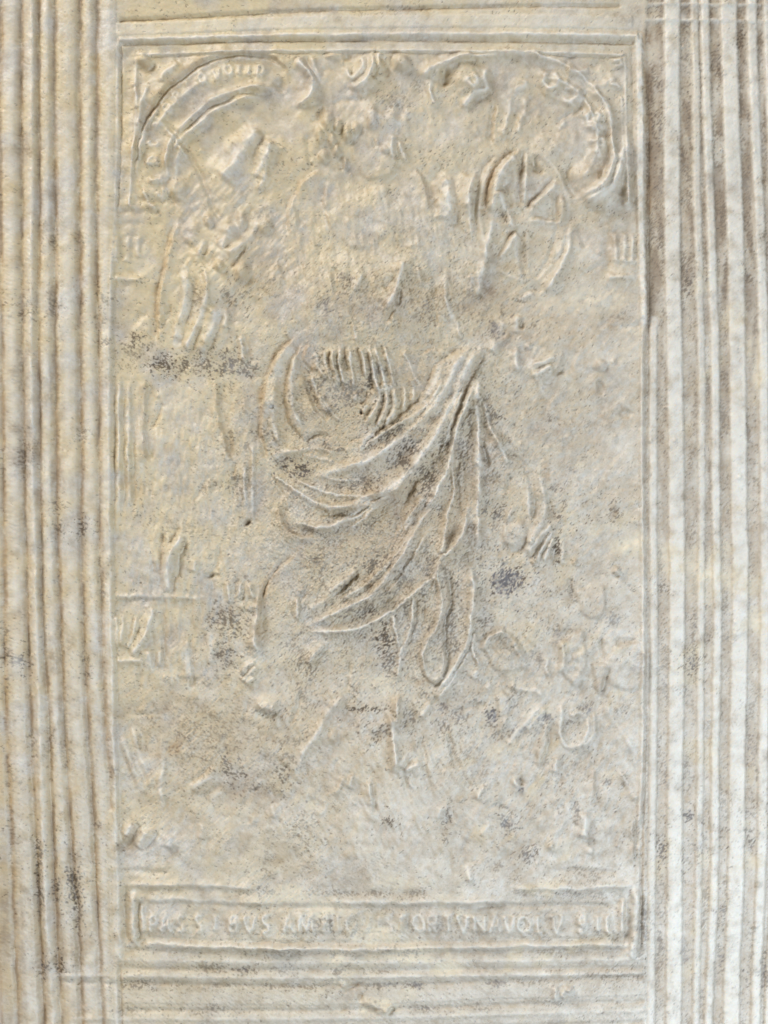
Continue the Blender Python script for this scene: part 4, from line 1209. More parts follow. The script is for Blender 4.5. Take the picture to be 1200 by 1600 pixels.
# ------------------------------------------------------------------ stains (dirt, mould, yellowing), colour washes and tints along ridges and grooves
Z = lambda: np.zeros((ny, nx), np.float32)
mold, blue, yel, brn, pale, pore, grime = Z(), Z(), Z(), Z(), Z(), Z(), Z()
LAY = dict(m=mold, k=blue, y=yel, o=brn, w=pale, g=grime)
speckA = noise(1.15, 2.8, 35, seed=31)
speckB = noise(1.15, 2.8, -48, seed=32)
SPECK = (speckA * (1 - gm) + speckB * gm) * 0.8 + 0.45 * noise(3.2, seed=33)
FUZZ = 0.55 * N14b + 0.45 * N6  # the list's grime right of the raised bar paints that bar's shadow
STAIN = '''
D m .9 : 490,407 30,14 | D m .9 : 640,372 40,22 | D m .7 : 590,420 50,20 | D m .7 : 490,200 30,50 | D m .6 : 480,320 30,20 | D m .5 : 640,460 90,50
M3 m .95 : 400,1060 90,60 | M3 m .85 : 540,1060 60,70 | M3 m .75 : 680,1080 90,70 | M3 m .9 : 830,1060 110,80 | M3 m .8 : 960,1090 90,60 | M3 k .8 : 862,1080 26,60
M3 y .9 : 385,1110 46,36 | M3 y .9 : 490,1040 34,36 | M3 y .7 : 760,600 60,60 | M3 y .7 : 200,1060 130,60 | M3 y .6 : 800,1110 60,50 | M3 m .7 : 860,620 60,60 | M3 m .6 : 950,600 80,40 | M3 m .6 : 640,640 50,70
M3 y .5 : 1080,440 110,80 | M3 y .4 : 250,380 70,60 | M3 m .4 : 1130,560 80,80
A g .9 : 110,690 34,90 | A w .8 : 145,785 14,16 | A g .7 : 240,1110 34,60 | A y .8 : 280,180 40,60 | A y .6 : 200,210 40,40 | A g .4 : 370,1130 30,90 | A o .6 : 380,960 30,50 | A g .5 : 110,330 24,80 | A m .5 : 245,1120 30,50 | A m .5 : 375,1130 20,30
D g .8 : 95,60 40,60 | D g .9 : 245,230 30,70 | D g .9 : 100,500 40,110 | D g .8 : 110,900 60,180 | D g .6 : 250,600 30,120 | D g .7 : 265,1040 40,110 | D m .6 : 245,230 26,60 | D m .7 : 120,250 30,40 | D m .6 : 120,930 40,60 | D m .7 : 265,1170 26,30 | D m .7 : 380,840 26,30 | D g .5 : 190,920 30,80
D y .5 : 60,740 70,60 | D y .5 : 120,190 50,40 | D y .4 : 600,720 90,120 | D y .4 : 850,870 140,60 | D o .4 : 620,1080 60,80
G m .9 : 390,80 34,40 | G m .7 : 275,70 26,34 | G g .8 : 390,40 30,60 | G m .9 : 85,700 44,36 | G k .7 : 85,700 34,28 | G m .8 : 420,760 26,18 | G m .6 : 415,690 26,40 | G g .6 : 130,480 40,80 | G g .6 : 280,640 50,140 | G m .5 : 265,315 22,16 | G k .5 : 265,318 18,14 | G k .7 : 490,385 26,16 | G m .6 : 30,600 40,90 | G m .5 : 35,810 30,60
G g .5 : 100,100 50,100 | G y .5 : 60,440 60,60 | G y .4 : 320,250 80,60 | G g .6 : 300,900 60,160 | G m .5 : 310,1140 50,50 | G m .5 : 160,1090 30,60 | G m .5 : 230,1100 26,80
M4 m .8 : 860,730 140,110 | M4 m .8 : 820,940 80,100 | M4 m .7 : 960,730 60,60 | M4 m .5 : 1000,930 80,50 | M4 m .7 : 960,1090 60,40 | M4 y .7 : 960,1080 90,60 | M4 m .6 : 910,520 50,90 | M4 m .8 : 200,525 28,16 | M4 o .7 : 970,70 30,24 | M4 m .6 : 965,75 22,18 | M4 k .8 : 15,555 40,20 | M4 m .5 : 15,380 40,70 | M4 m .4 : 600,120 200,60 | M4 m .4 : 700,1100 200,80 | M4 g .4 : 450,840 50,60
J m .9 : 185,430 20,90 | J m .8 : 190,610 20,50 | J m .95 : 350,560 34,110 | J m .9 : 275,570 24,50 | J m .8 : 360,700 26,60 | J m .95 : 210,930 24,40 | J m .95 : 295,940 36,30 | J k .5 : 210,930 18,26 | J g .7 : 360,860 30,90 | J g .7 : 350,480 40,80 | J g .6 : 290,880 30,90 | J g .7 : 20,720 30,200 | J g .6 : 110,800 20,300 | J g .5 : 380,1140 40,40 | J m .5 : 70,50 40,60 | J m .5 : 55,300 20,120
J y .5 : 440,800 60,120 | J o .4 : 230,700 20,140 | J m .7 : 465,262 14,14 | J o .4 : 460,270 30,40 | J g .6 : 600,350 50,60 | J w .5 : 320,50 40,50
J m .6 : 1000,940 90,26 | J m .7 : 1140,945 60,20 | J k .6 : 1140,945 40,16 | J m .7 : 660,1020 90,24 | J m .5 : 1000,1020 160,20 | J m .5 : 620,1135 70,20 | J m .6 : 1010,1140 80,30 | J y .4 : 1120,520 80,60 | J m .5 : 1140,70 60,60
N5 m .8 : 385,390 60,100 | N5 k .6 : 330,295 26,50 | N5 o .9 : 330,490 40,70 | N5 o .7 : 245,320 22,80 | N5 m .8 : 490,950 80,50 | N5 m .7 : 300,700 60,120 | N5 m .5 : 620,640 150,200 | N5 m .98 : 930,690 50,60 | N5 m .9 : 940,600 30,50 | N5 y .6 : 640,720 200,200 | N5 o .5 : 900,840 70,60 | N5 m .7 : 1060,560 80,130 | N5 m .7 : 1030,840 30,140 | N5 m .7 : 1120,800 26,100 | N5 m .6 : 120,850 60,110 | N5 m .6 : 760,850 70,60 | N5 m .6 : 810,470 40,110 | N5 m .5 : 680,560 40,90 | N5 m .7 : 840,960 22,36 | N5 m .6 : 800,1070 40,30
M8 m .98 : 290,320 100,60 | M8 k .4 : 340,340 70,30 | M8 m .8 : 190,270 60,40 | M8 m .85 : 700,420 150,46 | M8 o .5 : 760,400 120,50 | M8 m .95 : 1040,190 60,46 | M8 m .8 : 860,120 80,60 | M8 m .8 : 960,50 80,40 | M8 m .85 : 1130,430 80,70 | M8 m .6 : 1000,330 60,60 | M8 m .6 : 920,270 50,50 | M8 m .7 : 320,720 90,40 | M8 m .6 : 420,960 110,90 | M8 m .7 : 880,910 70,50 | M8 m .6 : 690,1080 120,90 | M8 m .7 : 560,185 60,24 | M8 m .7 : 470,170 50,30 | M8 m .6 : 110,100 70,50 | M8 m .6 : 580,600 80,30 | M8 m .6 : 740,600 60,40 | M8 m .5 : 420,530 90,30 | M8 m .5 : 1050,660 40,60 | M8 m .6 : 1160,980 60,60 | M8 o .35 : 900,560 200,120
N6 m .7 : 740,845 60,26 | N6 m .7 : 900,850 60,110 | N6 m .6 : 960,830 40,130 | N6 m .6 : 860,510 50,40 | N6 m .5 : 960,400 40,70 | N6 m .8 : 1128,322 18,18 | N6 k .8 : 1128,322 16,16 | N6 m .7 : 1130,510 70,50 | N6 o .6 : 850,560 40,60 | N6 m .9 : 970,1102 22,18 | N6 m .5 : 960,590 40,40 | N6 m .7 : 225,1050 26,14 | N6 m .4 : 450,1110 110,40 | N6 o .4 : 450,600 60,40
H m .98 : 605,590 36,60 | H m .8 : 620,700 50,80 | H m .7 : 490,490 90,50 | H m .7 : 590,210 60,40 | H m .7 : 230,720 70,80 | H m .6 : 200,640 60,70 | H m .7 : 820,260 40,50 | H m .7 : 920,620 44,70 | H m .6 : 920,500 40,140 | H m .6 : 890,270 60,50 | H k 1. : 1160,330 60,62 | H m .9 : 1160,330 66,66 | H k .9 : 1110,960 24,36 | H m .6 : 870,920 36,30 | H k .5 : 875,915 26,24 | H m .95 : 490,922 80,14 | H m .6 : 730,940 40,80 | H m .7 : 580,1035 36,30 | H m .7 : 790,855 60,20 | H m .6 : 940,960 60,50 | H m .5 : 990,880 60,30 | H y .6 : 580,800 100,60 | H y .7 : 60,890 70,60 | H m .6 : 60,930 70,34 | H o .6 : 785,790 34,24 | H m .9 : 938,333 10,10 | H m .4 : 1080,520 40,80 | H m .5 : 1000,100 60,40 | H m .5 : 170,80 70,30 | H y .4 : 1180,480 40,80
E k .6 : 330,250 30,60 | E m .6 : 320,235 30,50 | E m .7 : 430,120 50,50 | E k .4 : 410,100 30,30 | E m .6 : 800,250 40,60 | E k .4 : 790,240 30,30 | E m .6 : 1120,350 44,50 | E k .5 : 1125,345 34,40 | E k .4 : 340,335 24,24 | E m .5 : 1060,760 40,60 | E m .6 : 1100,1050 60,40 | E m .5 : 880,880 50,80 | E m .5 : 960,640 30,60 | E m .4 : 870,240 80,50 | E m .4 : 1050,80 100,60
E m .9 : 600,850 80,50 | E m .9 : 720,900 60,50 | E m .85 : 800,1060 60,90 | E m .9 : 690,960 60,40 | E m .8 : 520,1060 110,40 | E m .8 : 880,900 34,90 | E m .7 : 960,900 24,160 | E m .75 : 1000,820 20,120 | H m .8 : 560,250 90,50 | H m .8 : 480,470 100,40 | H m .7 : 700,330 70,50 | H m .8 : 800,380 30,90 | H m .7 : 690,450 40,60 | H m .7 : 400,380 80,50 | H m .6 : 300,200 90,60 | E m .6 : 560,560 60,100 | E m .8 : 430,640 90,90 | E o .6 : 460,640 110,90 | E m .7 : 300,620 60,90
T o .40 : 620,470 210,50 | T o .38 : 850,500 120,45 | T o .36 : 480,640 150,110 | T o .40 : 620,800 170,150 | T o .36 : 300,1180 150,130 | T o .32 : 500,1130 160,90 | T y .6 : 900,470 90,26 | T y .6 : 1080,880 60,26 | T y .6 : 1130,905 60,26 | T m .55 : 560,930 120,60 | T m .5 : 640,1000 90,70 | T m .45 : 320,1150 110,60 | T m .5 : 430,1190 60,50 | T o .35 : 420,420 90,90 | T m .45 : 620,460 120,40 | T m .4 : 760,470 60,40
M1 m .7 : 185,405 50,60 | M1 k .7 : 200,400 34,50 | M1 m .8 : 150,1000 60,60 | M1 m .7 : 100,880 40,60 | M1 m .7 : 555,1005 24,26 | M1 y .6 : 560,210 110,60 | M1 y .5 : 720,170 80,50 | M1 y .6 : 1130,425 60,24 | M1 k .5 : 770,218 22,24 | M1 m .5 : 380,200 60,40 | M1 o .5 : 380,600 40,60 | M1 o .5 : 1050,945 40,24 | M1 m .5 : 1040,300 60,60 | M1 m .4 : 820,1050 120,40 | M1 m .4 : 60,190 60,70 | M1 g .3 : 900,790 40,50
M2 m .95 : 605,770 30,110 | M2 m .9 : 210,520 64,60 | M2 m .7 : 200,600 50,60 | M2 m .7 : 205,300 34,40 | M2 k 1. : 265,965 100,90 | M2 m .95 : 265,970 110,100 | M2 o .6 : 980,500 40,60 | M2 m .7 : 990,530 40,60 | M2 k .9 : 1015,645 40,22 | M2 k .8 : 1050,600 20,24 | M2 m .6 : 600,1040 26,34 | M2 m .7 : 700,1060 20,60 | M2 m .8 : 612,550 34,22 | M2 m .7 : 655,470 22,40 | M2 m .6 : 590,355 60,30 | M2 k .3 : 590,350 50,24 | M2 m .6 : 800,445 36,30 | M2 y .8 : 1070,730 100,80 | M2 m .6 : 775,155 26,24 | M2 y .5 : 770,200 50,30 | M2 m .5 : 710,230 40,40 | M2 o .6 : 530,220 30,60 | M2 o .4 : 395,210 26,26 | M2 m .6 : 40,620 50,60 | M2 m .6 : 120,480 40,60 | M2 m .4 : 900,940 60,40 | M2 m .5 : 90,1050 60,40 | M2 m .5 : 520,1070 60,30 | M2 y .4 : 240,1170 80,50 | M2 m .4 : 350,150 80,30
M7 k 1. : 130,685 40,52 | M7 m .9 : 130,685 42,54 | M7 k 1. : 470,695 48,40 | M7 k .8 : 430,780 36,26 | M7 m .6 : 460,720 50,40 | M7 k .7 : 320,780 60,30 | M7 m .7 : 80,55 50,40 | M7 k .6 : 560,150 40,60 | M7 m .6 : 570,130 30,60 | M7 k .4 : 940,30 60,50 | M7 m .5 : 940,30 60,50 | M7 m .5 : 570,80 90,40 | M7 m .6 : 740,620 46,50 | M7 k .5 : 760,640 30,40 | M7 k .5 : 660,575 30,16 | M7 m .7 : 645,730 54,34 | M7 m .6 : 290,570 50,60 | M7 m .6 : 200,810 100,40 | M7 o .3 : 540,860 40,90 | M7 k .8 : 380,936 14,14 | M7 k .7 : 320,1175 18,22 | M7 m .5 : 980,640 50,30 | M7 m .5 : 890,1125 50,30 | M7 k .3 : 890,1125 40,24 | M7 m .5 : 1000,1110 22,60 | M7 o .4 : 510,400 30,60 | M7 m .5 : 440,300 50,60 | M7 k .3 : 440,290 40,40 | M7 y .4 : 490,130 60,50 | M7 m .4 : 700,1050 140,50 | M7 m .5 : 15,560 50,60 | M7 o .4 : 20,480 60,60 | M7 m .5 : 220,190 60,60 | M7 k .5 : 1100,310 40,80 | M7 y .4 : 150,920 90,60 | M7 w .8 : 280,1120 26,26 | M7 m .6 : 320,1120 16,30 | M7 o .4 : 880,430 20,40 | M7 m .4 : 60,1000 60,160
N1 o .9 : 490,390 60,70 | N1 m .5 : 480,380 60,80 | N1 m .85 : 870,530 90,60 | N1 m .8 : 860,640 60,24 | N1 m .5 : 1020,660 100,20 | N1 m .6 : 690,455 26,22 | N1 m .6 : 1110,510 30,30 | N1 m .8 : 1190,570 40,60 | N1 w .45 : 1105,80 70,50 | N1 y .6 : 1100,100 90,70 | N1 m .8 : 1100,155 60,16 | N1 m .4 : 500,140 120,60 | N1 o .4 : 820,240 100,40 | N1 g .5 : 180,1040 60,80 | N1 g .4 : 200,920 90,40 | N1 m .6 : 55,530 26,40 | N1 m .4 : 660,690 120,40 | N1 m .4 : 520,520 80,100
N2 m .95 : 560,205 120,18 | N2 m .8 : 640,380 44,36 | N2 m .7 : 700,345 40,34 | N2 m .85 : 710,970 50,36 | N2 m .8 : 1105,920 36,60 | N2 k .4 : 1110,920 30,50 | N2 m .6 : 1095,1070 30,60 | N2 m .6 : 170,960 60,80 | N2 y .6 : 200,790 60,130 | N2 m .5 : 210,770 50,80 | N2 y .7 : 690,70 110,80 | N2 o .6 : 950,20 44,20 | N2 m .7 : 860,280 50,80 | N2 m .6 : 850,170 40,40 | N2 m .6 : 960,100 110,20 | N2 k .7 : 1070,210 40,30 | N2 m .7 : 1100,300 60,50 | N2 m .6 : 150,80 60,110 | N2 m .5 : 110,420 60,60 | N2 m .6 : 10,640 40,40 | N2 m .5 : 500,310 50,30 | N2 m .5 : 1150,500 30,100 | N2 k .4 : 1180,250 40,50 | N2 m .5 : 960,420 30,40 | N2 m .5 : 500,80 50,90
N3 k .8 : 315,710 70,50 | N3 m .7 : 315,700 70,70 | N3 m .7 : 265,605 40,12 | N3 m .75 : 450,920 70,60 | N3 k .3 : 460,930 60,50 | N3 k .6 : 775,610 24,60 | N3 m .5 : 770,640 30,110 | N3 m .5 : 665,620 26,60 | N3 k .9 : 405,495 18,24 | N3 m .8 : 405,495 18,26 | N3 o .6 : 410,440 18,26 | N3 w .7 : 365,440 26,30 | N3 m .6 : 970,440 50,26 | N3 k .3 : 970,440 40,20 | N3 m .6 : 1090,440 18,44 | N3 g .5 : 880,780 36,110 | N3 g .4 : 1040,850 60,70 | N3 m .5 : 230,1000 80,40 | N3 m .5 : 370,1070 60,30 | N3 m .5 : 850,1070 140,50 | N3 k .3 : 760,1180 90,24 | N3 m .4 : 80,270 100,140 | N3 o .3 : 710,1110 60,24 | N3 m .4 : 740,360 160,60 | N3 o .3 : 540,640 90,40
F g .6 : 680,30 40,60 | F m .7 : 830,130 22,60 | F k .5 : 835,140 18,50 | F g .6 : 835,190 20,40 | F m .6 : 1120,90 36,34 | F g .6 : 1105,190 24,40 | F g .6 : 710,290 26,60 | F m .5 : 715,280 20,50 | F g .5 : 900,420 30,80 | F g .5 : 1010,500 26,120 | F y .7 : 1170,540 50,90 | F y .5 : 1140,420 60,60 | F g .4 : 840,500 26,240 | F g .4 : 985,950 24,240 | F m .5 : 1010,1050 26,40 | F o .4 : 1180,880 20,20 | F y .5 : 600,355 80,20 | F g .4 : 830,1130 30,60 | F g .4 : 1105,1000 30,120 | F y .3 : 590,440 120,40 | F o .25 : 400,310 160,80 | F k .4 : 930,110 26,16
I y .9 : 920,290 100,70 | I y .8 : 1150,510 60,60 | I y .7 : 760,190 70,70 | I y .7 : 560,150 100,60 | I y .5 : 1000,180 40,40 | I m .8 : 845,720 30,60 | I k .6 : 845,720 26,50 | I m .7 : 705,360 36,30 | I m .6 : 860,540 16,22 | I k .5 : 860,540 14,18 | I m .5 : 1015,570 40,60 | I g .4 : 835,500 36,160 | I m .5 : 1120,920 26,60 | I m .4 : 715,830 26,60 | I k .4 : 715,830 22,50 | I g .4 : 845,820 40,120 | I m .5 : 920,160 20,60 | I m .4 : 840,1110 40,20 | I g .4 : 1000,830 20,80 | I y .5 : 890,380 60,60 | I k .3 : 1080,450 50,40 | I m .4 : 910,490 40,40 | I k .4 : 1140,1130 40,60
L m .8 : 825,222 40,26 | L k .6 : 825,222 34,22 | L m .8 : 1110,350 50,30 | L m .7 : 1090,295 60,14 | L m .6 : 985,300 24,50 | L m .8 : 705,390 30,60 | L k .4 : 705,400 24,50 | L m .6 : 690,320 24,50 | L k .6 : 722,75 14,30 | L m .5 : 830,50 40,40 | L m .6 : 880,360 40,50 | L k .5 : 880,360 26,36 | L m .6 : 1000,150 50,50 | L m .5 : 1120,150 40,40 | L m .6 : 1110,210 50,40 | L o .7 : 690,470 12,12 | L o .8 : 825,548 10,10 | L m .5 : 700,640 26,160 | L m .5 : 990,680 26,60 | L k .5 : 990,680 20,40 | L m .5 : 620,720 26,120 | L k .4 : 620,760 20,80 | L m .5 : 820,880 24,60 | L k .5 : 815,890 16,30 | L m .6 : 990,890 24,40 | L k .6 : 985,895 18,30 | L m .6 : 890,1060 16,30 | L m .7 : 1180,960 24,80 | L k .5 : 1190,980 20,60 | L m .5 : 1125,750 24,40 | L m .4 : 705,900 20,120 | L k .4 : 705,800 18,80 | L y .6 : 1120,440 60,40 | L y .5 : 900,430 30,40 | L m .5 : 700,1120 26,60 | L k .4 : 800,830 20,60
L m .55 : 460,975 120,24 | L m .5 : 60,1000 140,18 | L m .4 : 200,860 180,24 | L k .3 : 470,860 60,30 | L m .5 : 300,590 140,26 | L m .5 : 190,1105 60,16 | L k .5 : 240,1185 50,14 | L m .4 : 60,590 90,20 | L m .5 : 450,800 80,14 | L m .6 : 440,70 24,24 | L k .4 : 445,70 22,20 | L m .5 : 570,930 20,14 | L m .5 : 480,930 26,16 | L m .5 : 160,1000 30,12
K y .8 : 150,600 180,50 | K y .7 : 320,660 120,60 | K y .9 : 560,780 130,60 | K y .9 : 720,870 130,60 | K y .9 : 900,930 90,50 | K y .8 : 370,900 50,70 | K y .8 : 400,990 50,50 | K y .8 : 570,1120 110,50 | K m .6 : 480,760 70,40 | K m .6 : 640,860 70,30 | K m .8 : 715,865 50,24 | K m .7 : 395,970 50,46 | K m .7 : 355,880 20,16 | K m .6 : 560,1120 80,30 | K o .9 : 455,1020 30,10 | K o .9 : 490,1070 12,20 | K k .8 : 470,1125 14,14 | K m .7 : 745,1020 50,16 | K k .8 : 755,1020 44,16 | K m .6 : 560,1020 110,18 | K k .5 : 620,1015 40,12 | K k .7 : 1140,1010 60,20 | K m .6 : 1140,1005 70,24 | K m .6 : 140,945 90,24 | K m .5 : 100,870 130,24 | K m .6 : 800,1135 110,16 | K k .5 : 790,1130 60,12 | K m .5 : 1050,1125 130,16 | K m .6 : 130,1025 140,16 | K m .5 : 560,950 120,14 | K m .7 : 40,575 70,20 | K m .6 : 400,590 120,18 | K m .6 : 560,590 70,24 | K m .6 : 750,588 70,18 | K m .5 : 280,730 40,30 | K m .8 : 345,740 16,40 | K m .5 : 455,740 30,40 | K m .5 : 600,735 20,20 | K m .5 : 715,740 24,40 | K m .5 : 855,730 20,40 | K m .5 : 950,740 20,40 | K m .6 : 240,280 60,80 | K m .7 : 120,40 50,60 | K m .6 : 50,90 70,20 | K y .5 : 260,200 40,110 | K m .5 : 60,440 30,80 | K m .4 : 230,450 60,60 | K m .4 : 1100,460 60,30 | K m .4 : 520,470 60,60 | K y .5 : 680,540 160,40 | K y .4 : 860,620 60,40
C g .9 : 680,180 36,100 | C g .9 : 680,330 36,120 | C g .8 : 690,560 34,160 | C g .8 : 690,760 34,100 | C g .8 : 690,1000 40,200 | C o .9 : 622,190 16,60 | C o .8 : 628,360 12,160 | C o .6 : 632,560 12,160 | C k .5 : 710,380 14,80 | C k .5 : 700,600 16,80 | C k .4 : 700,850 16,80 | C y .7 : 660,250 40,70 | C y .6 : 830,220 36,60 | C m .6 : 690,560 30,90 | C m .6 : 700,1110 26,60
C m .8 : 1075,170 24,60 | C m .6 : 1075,200 20,60 | C m .7 : 970,330 24,40 | C g .8 : 960,330 36,90 | C g .7 : 960,160 36,60 | C g .7 : 960,580 32,90 | C g .8 : 960,860 34,110 | C g .7 : 975,960 26,50 | C g .7 : 815,350 24,120 | C g .8 : 820,620 26,140 | C g .7 : 820,850 26,120 | C g .6 : 830,1100 30,90 | C g .8 : 885,500 12,140 | C g .6 : 895,760 14,140 | C g .6 : 1085,560 30,120 | C g .7 : 1100,830 30,100 | C g .6 : 1170,330 22,80 | C o .5 : 1075,90 30,30 | C y .6 : 910,450 26,60 | C y .5 : 1020,350 36,90 | C g .6 : 580,40 36,20 | C m .6 : 660,45 30,30 | C g .6 : 780,45 20,24 | C g .6 : 890,50 26,24 | C g .6 : 930,50 20,30 | C g .6 : 1060,45 26,20 | C m .5 : 1065,45 20,16 | C w .8 : 800,75 30,22 | C o .5 : 1080,560 20,30 | C g .6 : 1010,1000 20,90 | C m .5 : 1190,1090 14,40 | C o .4 : 930,250 16,40
B g .6 : 300,50 60,14 | B m .5 : 500,60 50,26 | B m .5 : 650,55 60,24 | B g .6 : 740,40 70,16 | B g .6 : 1140,30 70,16 | B g .4 : 100,45 90,12 | B y .5 : 160,70 90,40 | B y .5 : 1050,80 90,50 | B y .6 : 450,60 60,40 | B m .5 : 620,480 60,60 | B k .4 : 610,470 50,50 | B m .4 : 690,500 30,50 | B m .5 : 750,400 30,30 | B m .6 : 635,905 26,22 | B k .4 : 630,910 22,18 | B o .6 : 1065,990 34,20 | B m .4 : 290,1150 16,16 | B k .3 : 500,1010 20,24 | B y .35 : 650,1000 120,60 | B y .35 : 850,520 120,90 | B m .4 : 680,1080 60,20 | B m .3 : 1000,490 60,20 | B m .4 : 40,1000 60,60 | B y .5 : 680,280 30,40 | B o .3 : 430,280 40,24 | B g .3 : 760,700 60,20 | B m .4 : 1170,1000 16,40
M6 o .9 : 160,475 50,30 | M6 o .5 : 510,495 40,20 | M6 y .5 : 500,800 80,80 | M6 y .5 : 560,440 80,60 | M6 m .7 : 300,510 26,50 | M6 m .6 : 450,615 24,18 | M6 m .6 : 480,990 30,14 | M6 m .6 : 400,1075 60,26 | M6 y .5 : 640,1050 120,50 | M6 k .5 : 810,1070 24,30 | M6 m .5 : 1110,1150 40,40 | M6 m .5 : 60,1040 80,50 | M6 g .4 : 1010,640 30,90 | M6 o .3 : 800,740 50,30
A o .5 : 420,230 50,50 | A o .4 : 520,500 80,80 | A o .5 : 770,720 60,60 | A y .4 : 500,940 80,60 | A o .5 : 690,310 40,40 | A o .35 : 860,360 120,40 | A m .4 : 430,60 30,60 | A o .4 : 120,100 20,90 | A o .4 : 240,340 14,200 | A o .35 : 370,600 16,200
D o .4 : 180,500 24,300 | D o .4 : 460,500 20,300 | G o .4 : 130,300 24,300 | G o .4 : 230,700 30,200 | G o .4 : 400,250 24,100 | J o .4 : 60,600 24,400 | J o .35 : 170,700 20,400 | J o .3 : 460,700 20,300
'''
for seg in STAIN.replace('\n', '|').split('|'):
    seg = seg.strip()
    if not seg:
        continue
    hd, pr = seg.split(':')
    crop, ty, st = hd.split()
    c, r = [tuple(map(float, t.split(','))) for t in pr.split()]
    ox, oy, k = CROPS[crop]
    cx, cy, rx, ry = ox + c[0] / k, oy + c[1] / k, r[0] / k, r[1] / k
    R = max(rx, ry) * 2 + 4
    a0, b0, c0, d0 = win(cx - R, cx + R, cy - R, cy + R)
    if a0 >= b0 or c0 >= d0:
        continue
    sl = slice(c0, d0), slice(a0, b0)
    q = np.sqrt(((WX[sl] - cx) / (rx * 1.15)) ** 2 + ((WY[sl] - cy) / (ry * 1.15)) ** 2)
    f = float(st)
    body = sstep(1.25, 0.25, q + 0.26 * FUZZ[sl])
    if ty == 'm':
        soft = np.exp(-(q * 0.95) ** 2)
        v = (0.10 + 0.90 * f ** 1.4) * sstep(1.0, 1.6, soft * (0.72 + 0.90 * f) + 0.66 * SPECK[sl] + 0.22 * N6[sl])
        v = np.maximum(v, 0.13 * f * soft)
    elif ty == 'k':
        v = f * sstep(0.7, 1.5, body * 1.5 + 0.45 * SPECK[sl])
    elif ty == 'g':
        v = f * body * np.clip(0.75 + 0.3 * SPECK[sl] + 0.25 * N6[sl], 0.2, 1)
    else:
        v = f * body * np.clip(0.85 + 0.22 * N6[sl] + 0.12 * SPECK[sl], 0.1, 1)
    if ty == 'y':
        pale[sl] = np.maximum(pale[sl], 0.55 * v * sstep(500, 900, cx + 0.4 * cy))
    L_ = LAY[ty]
    L_[sl] = np.maximum(L_[sl], v)


def strip(l, off, w, st, layer, seed):
    r = dist([(x + off, y) for x, y in l], w * 3)
    D, S, T, sl, p, L = r
    n = noise_long[seed][sl]
    layer[sl] = np.maximum(layer[sl], st * np.exp(-(D / w) ** 2) * np.clip(0.55 + 0.55 * n + 0.2 * SPECK[sl], 0, 1))


noise_long = [noise(9, 4.0, 90, seed=s) for s in (41, 42, 43)]
strip(ln('1011,58 1012,170 1013,330'), 2, 7.0, 1.3, brn, 0)
# dirt that has settled along the tooled rules, patchy
for i, l in enumerate(LG):
    strip(l, 1.0, 6.0, 0.85, brn, i % 3)
    strip(l, 1.0, 3.6, 0.80, grime, (i + 1) % 3)
fl = sstep(1007, 1012, WX) * (1 - ridged) * (1 - 0.75 * np.clip(rub_highlight, 0, 1))
patch = np.clip(0.50 + 0.34 * noise_long[0] + 0.22 * noise_long[1] + 0.10 * N6 + 0.10 * SPECK, 0, 1)
grime[:] = np.maximum(grime, (0.85 + 0.30 * sstep(560, 380, WY)) * fl * np.clip(patch + 0.12 * sstep(560, 380, WY), 0, 1))
mold[:] = np.maximum(mold, 0.42 * fl * sstep(0.9, 1.7, SPECK + 0.6 * noise_long[1] + 0.35 * sstep(560, 380, WY)))
brn[:] = np.maximum(brn, 0.30 * fl * np.clip(0.5 + 0.4 * noise_long[2], 0, 1))
grime *= 1 - 0.7 * ridged * sstep(1007, 1012, WX)
strip(ln('1010,505 1009,800 1009,1000 1007,1200 1004,1480'), 0, 3.2, 0.55, grime, 2)
fadeR = 1 - 0.78 * sstep(500, 1100, WY) * sstep(1000, 1010, WX)
grime *= fadeR * (1 - 0.15 * sstep(1000, 1010, WX))
brn[:] = np.maximum(brn, 0.62 * groove_tint * np.clip(0.55 + 0.5 * noise(18, seed=51) + 0.25 * SPECK, 0, 1))  # patchy brown tint along the groove and step strokes
pale[:] = np.maximum(pale, 0.85 * rub_highlight * np.clip(0.80 + 0.25 * N14b - 0.10 * SPECK, 0, 1))  # rubbed crests, paled further as painted ridge highlights

# grain of the middle, where the hide kept its dirt between the folds
mold[:] = np.maximum(mold, 0.55 * cen * sstep(0.7, 1.7, SPECK + 0.5 * N14b + 0.3 * N40) * (1 - 0.8 * np.clip(rub_highlight, 0, 1)))
brn[:] = np.maximum(brn, 0.26 * cen * np.clip(0.7 + 0.4 * N14 + 0.2 * N40, 0, 1) * (1 - np.clip(rub_highlight, 0, 1)))
yel[:] = np.maximum(yel, 0.92 * sstep(1600, 250, X + 0.45 * Y) * np.clip(0.72 + 0.30 * N40b + 0.16 * N14, 0, 1))  # yellow wash, strongest at upper left, fading to lower right
brn[:] = np.maximum(brn, 0.15 * sstep(1000, 250, Y) * inner * np.clip(0.8 + 0.35 * N40, 0, 1))
cream = noise(28, 1.6, -35, seed=71)
yel[:] = np.maximum(yel, 0.34 * sstep(0.9, 2.2, cream + 0.3 * N14))
pale[:] = np.maximum(pale, 0.16 * sstep(0.5, 2.0, noise(34, 1.3, 20, seed=72) + 0.35 * N14b))
brn[:] = np.maximum(brn, 0.18 * sstep(0.6, 2.2, noise(30, 1.3, 60, seed=73) + 0.35 * N14b))
brn[:] = np.maximum(brn, (0.22 + 0.20 * sstep(500, 1500, Y)) * sstep(300, 40, X) * np.clip(0.8 + 0.4 * N40b, 0, 1))  # left side browned, more towards the bottom: light falloff painted into the colour
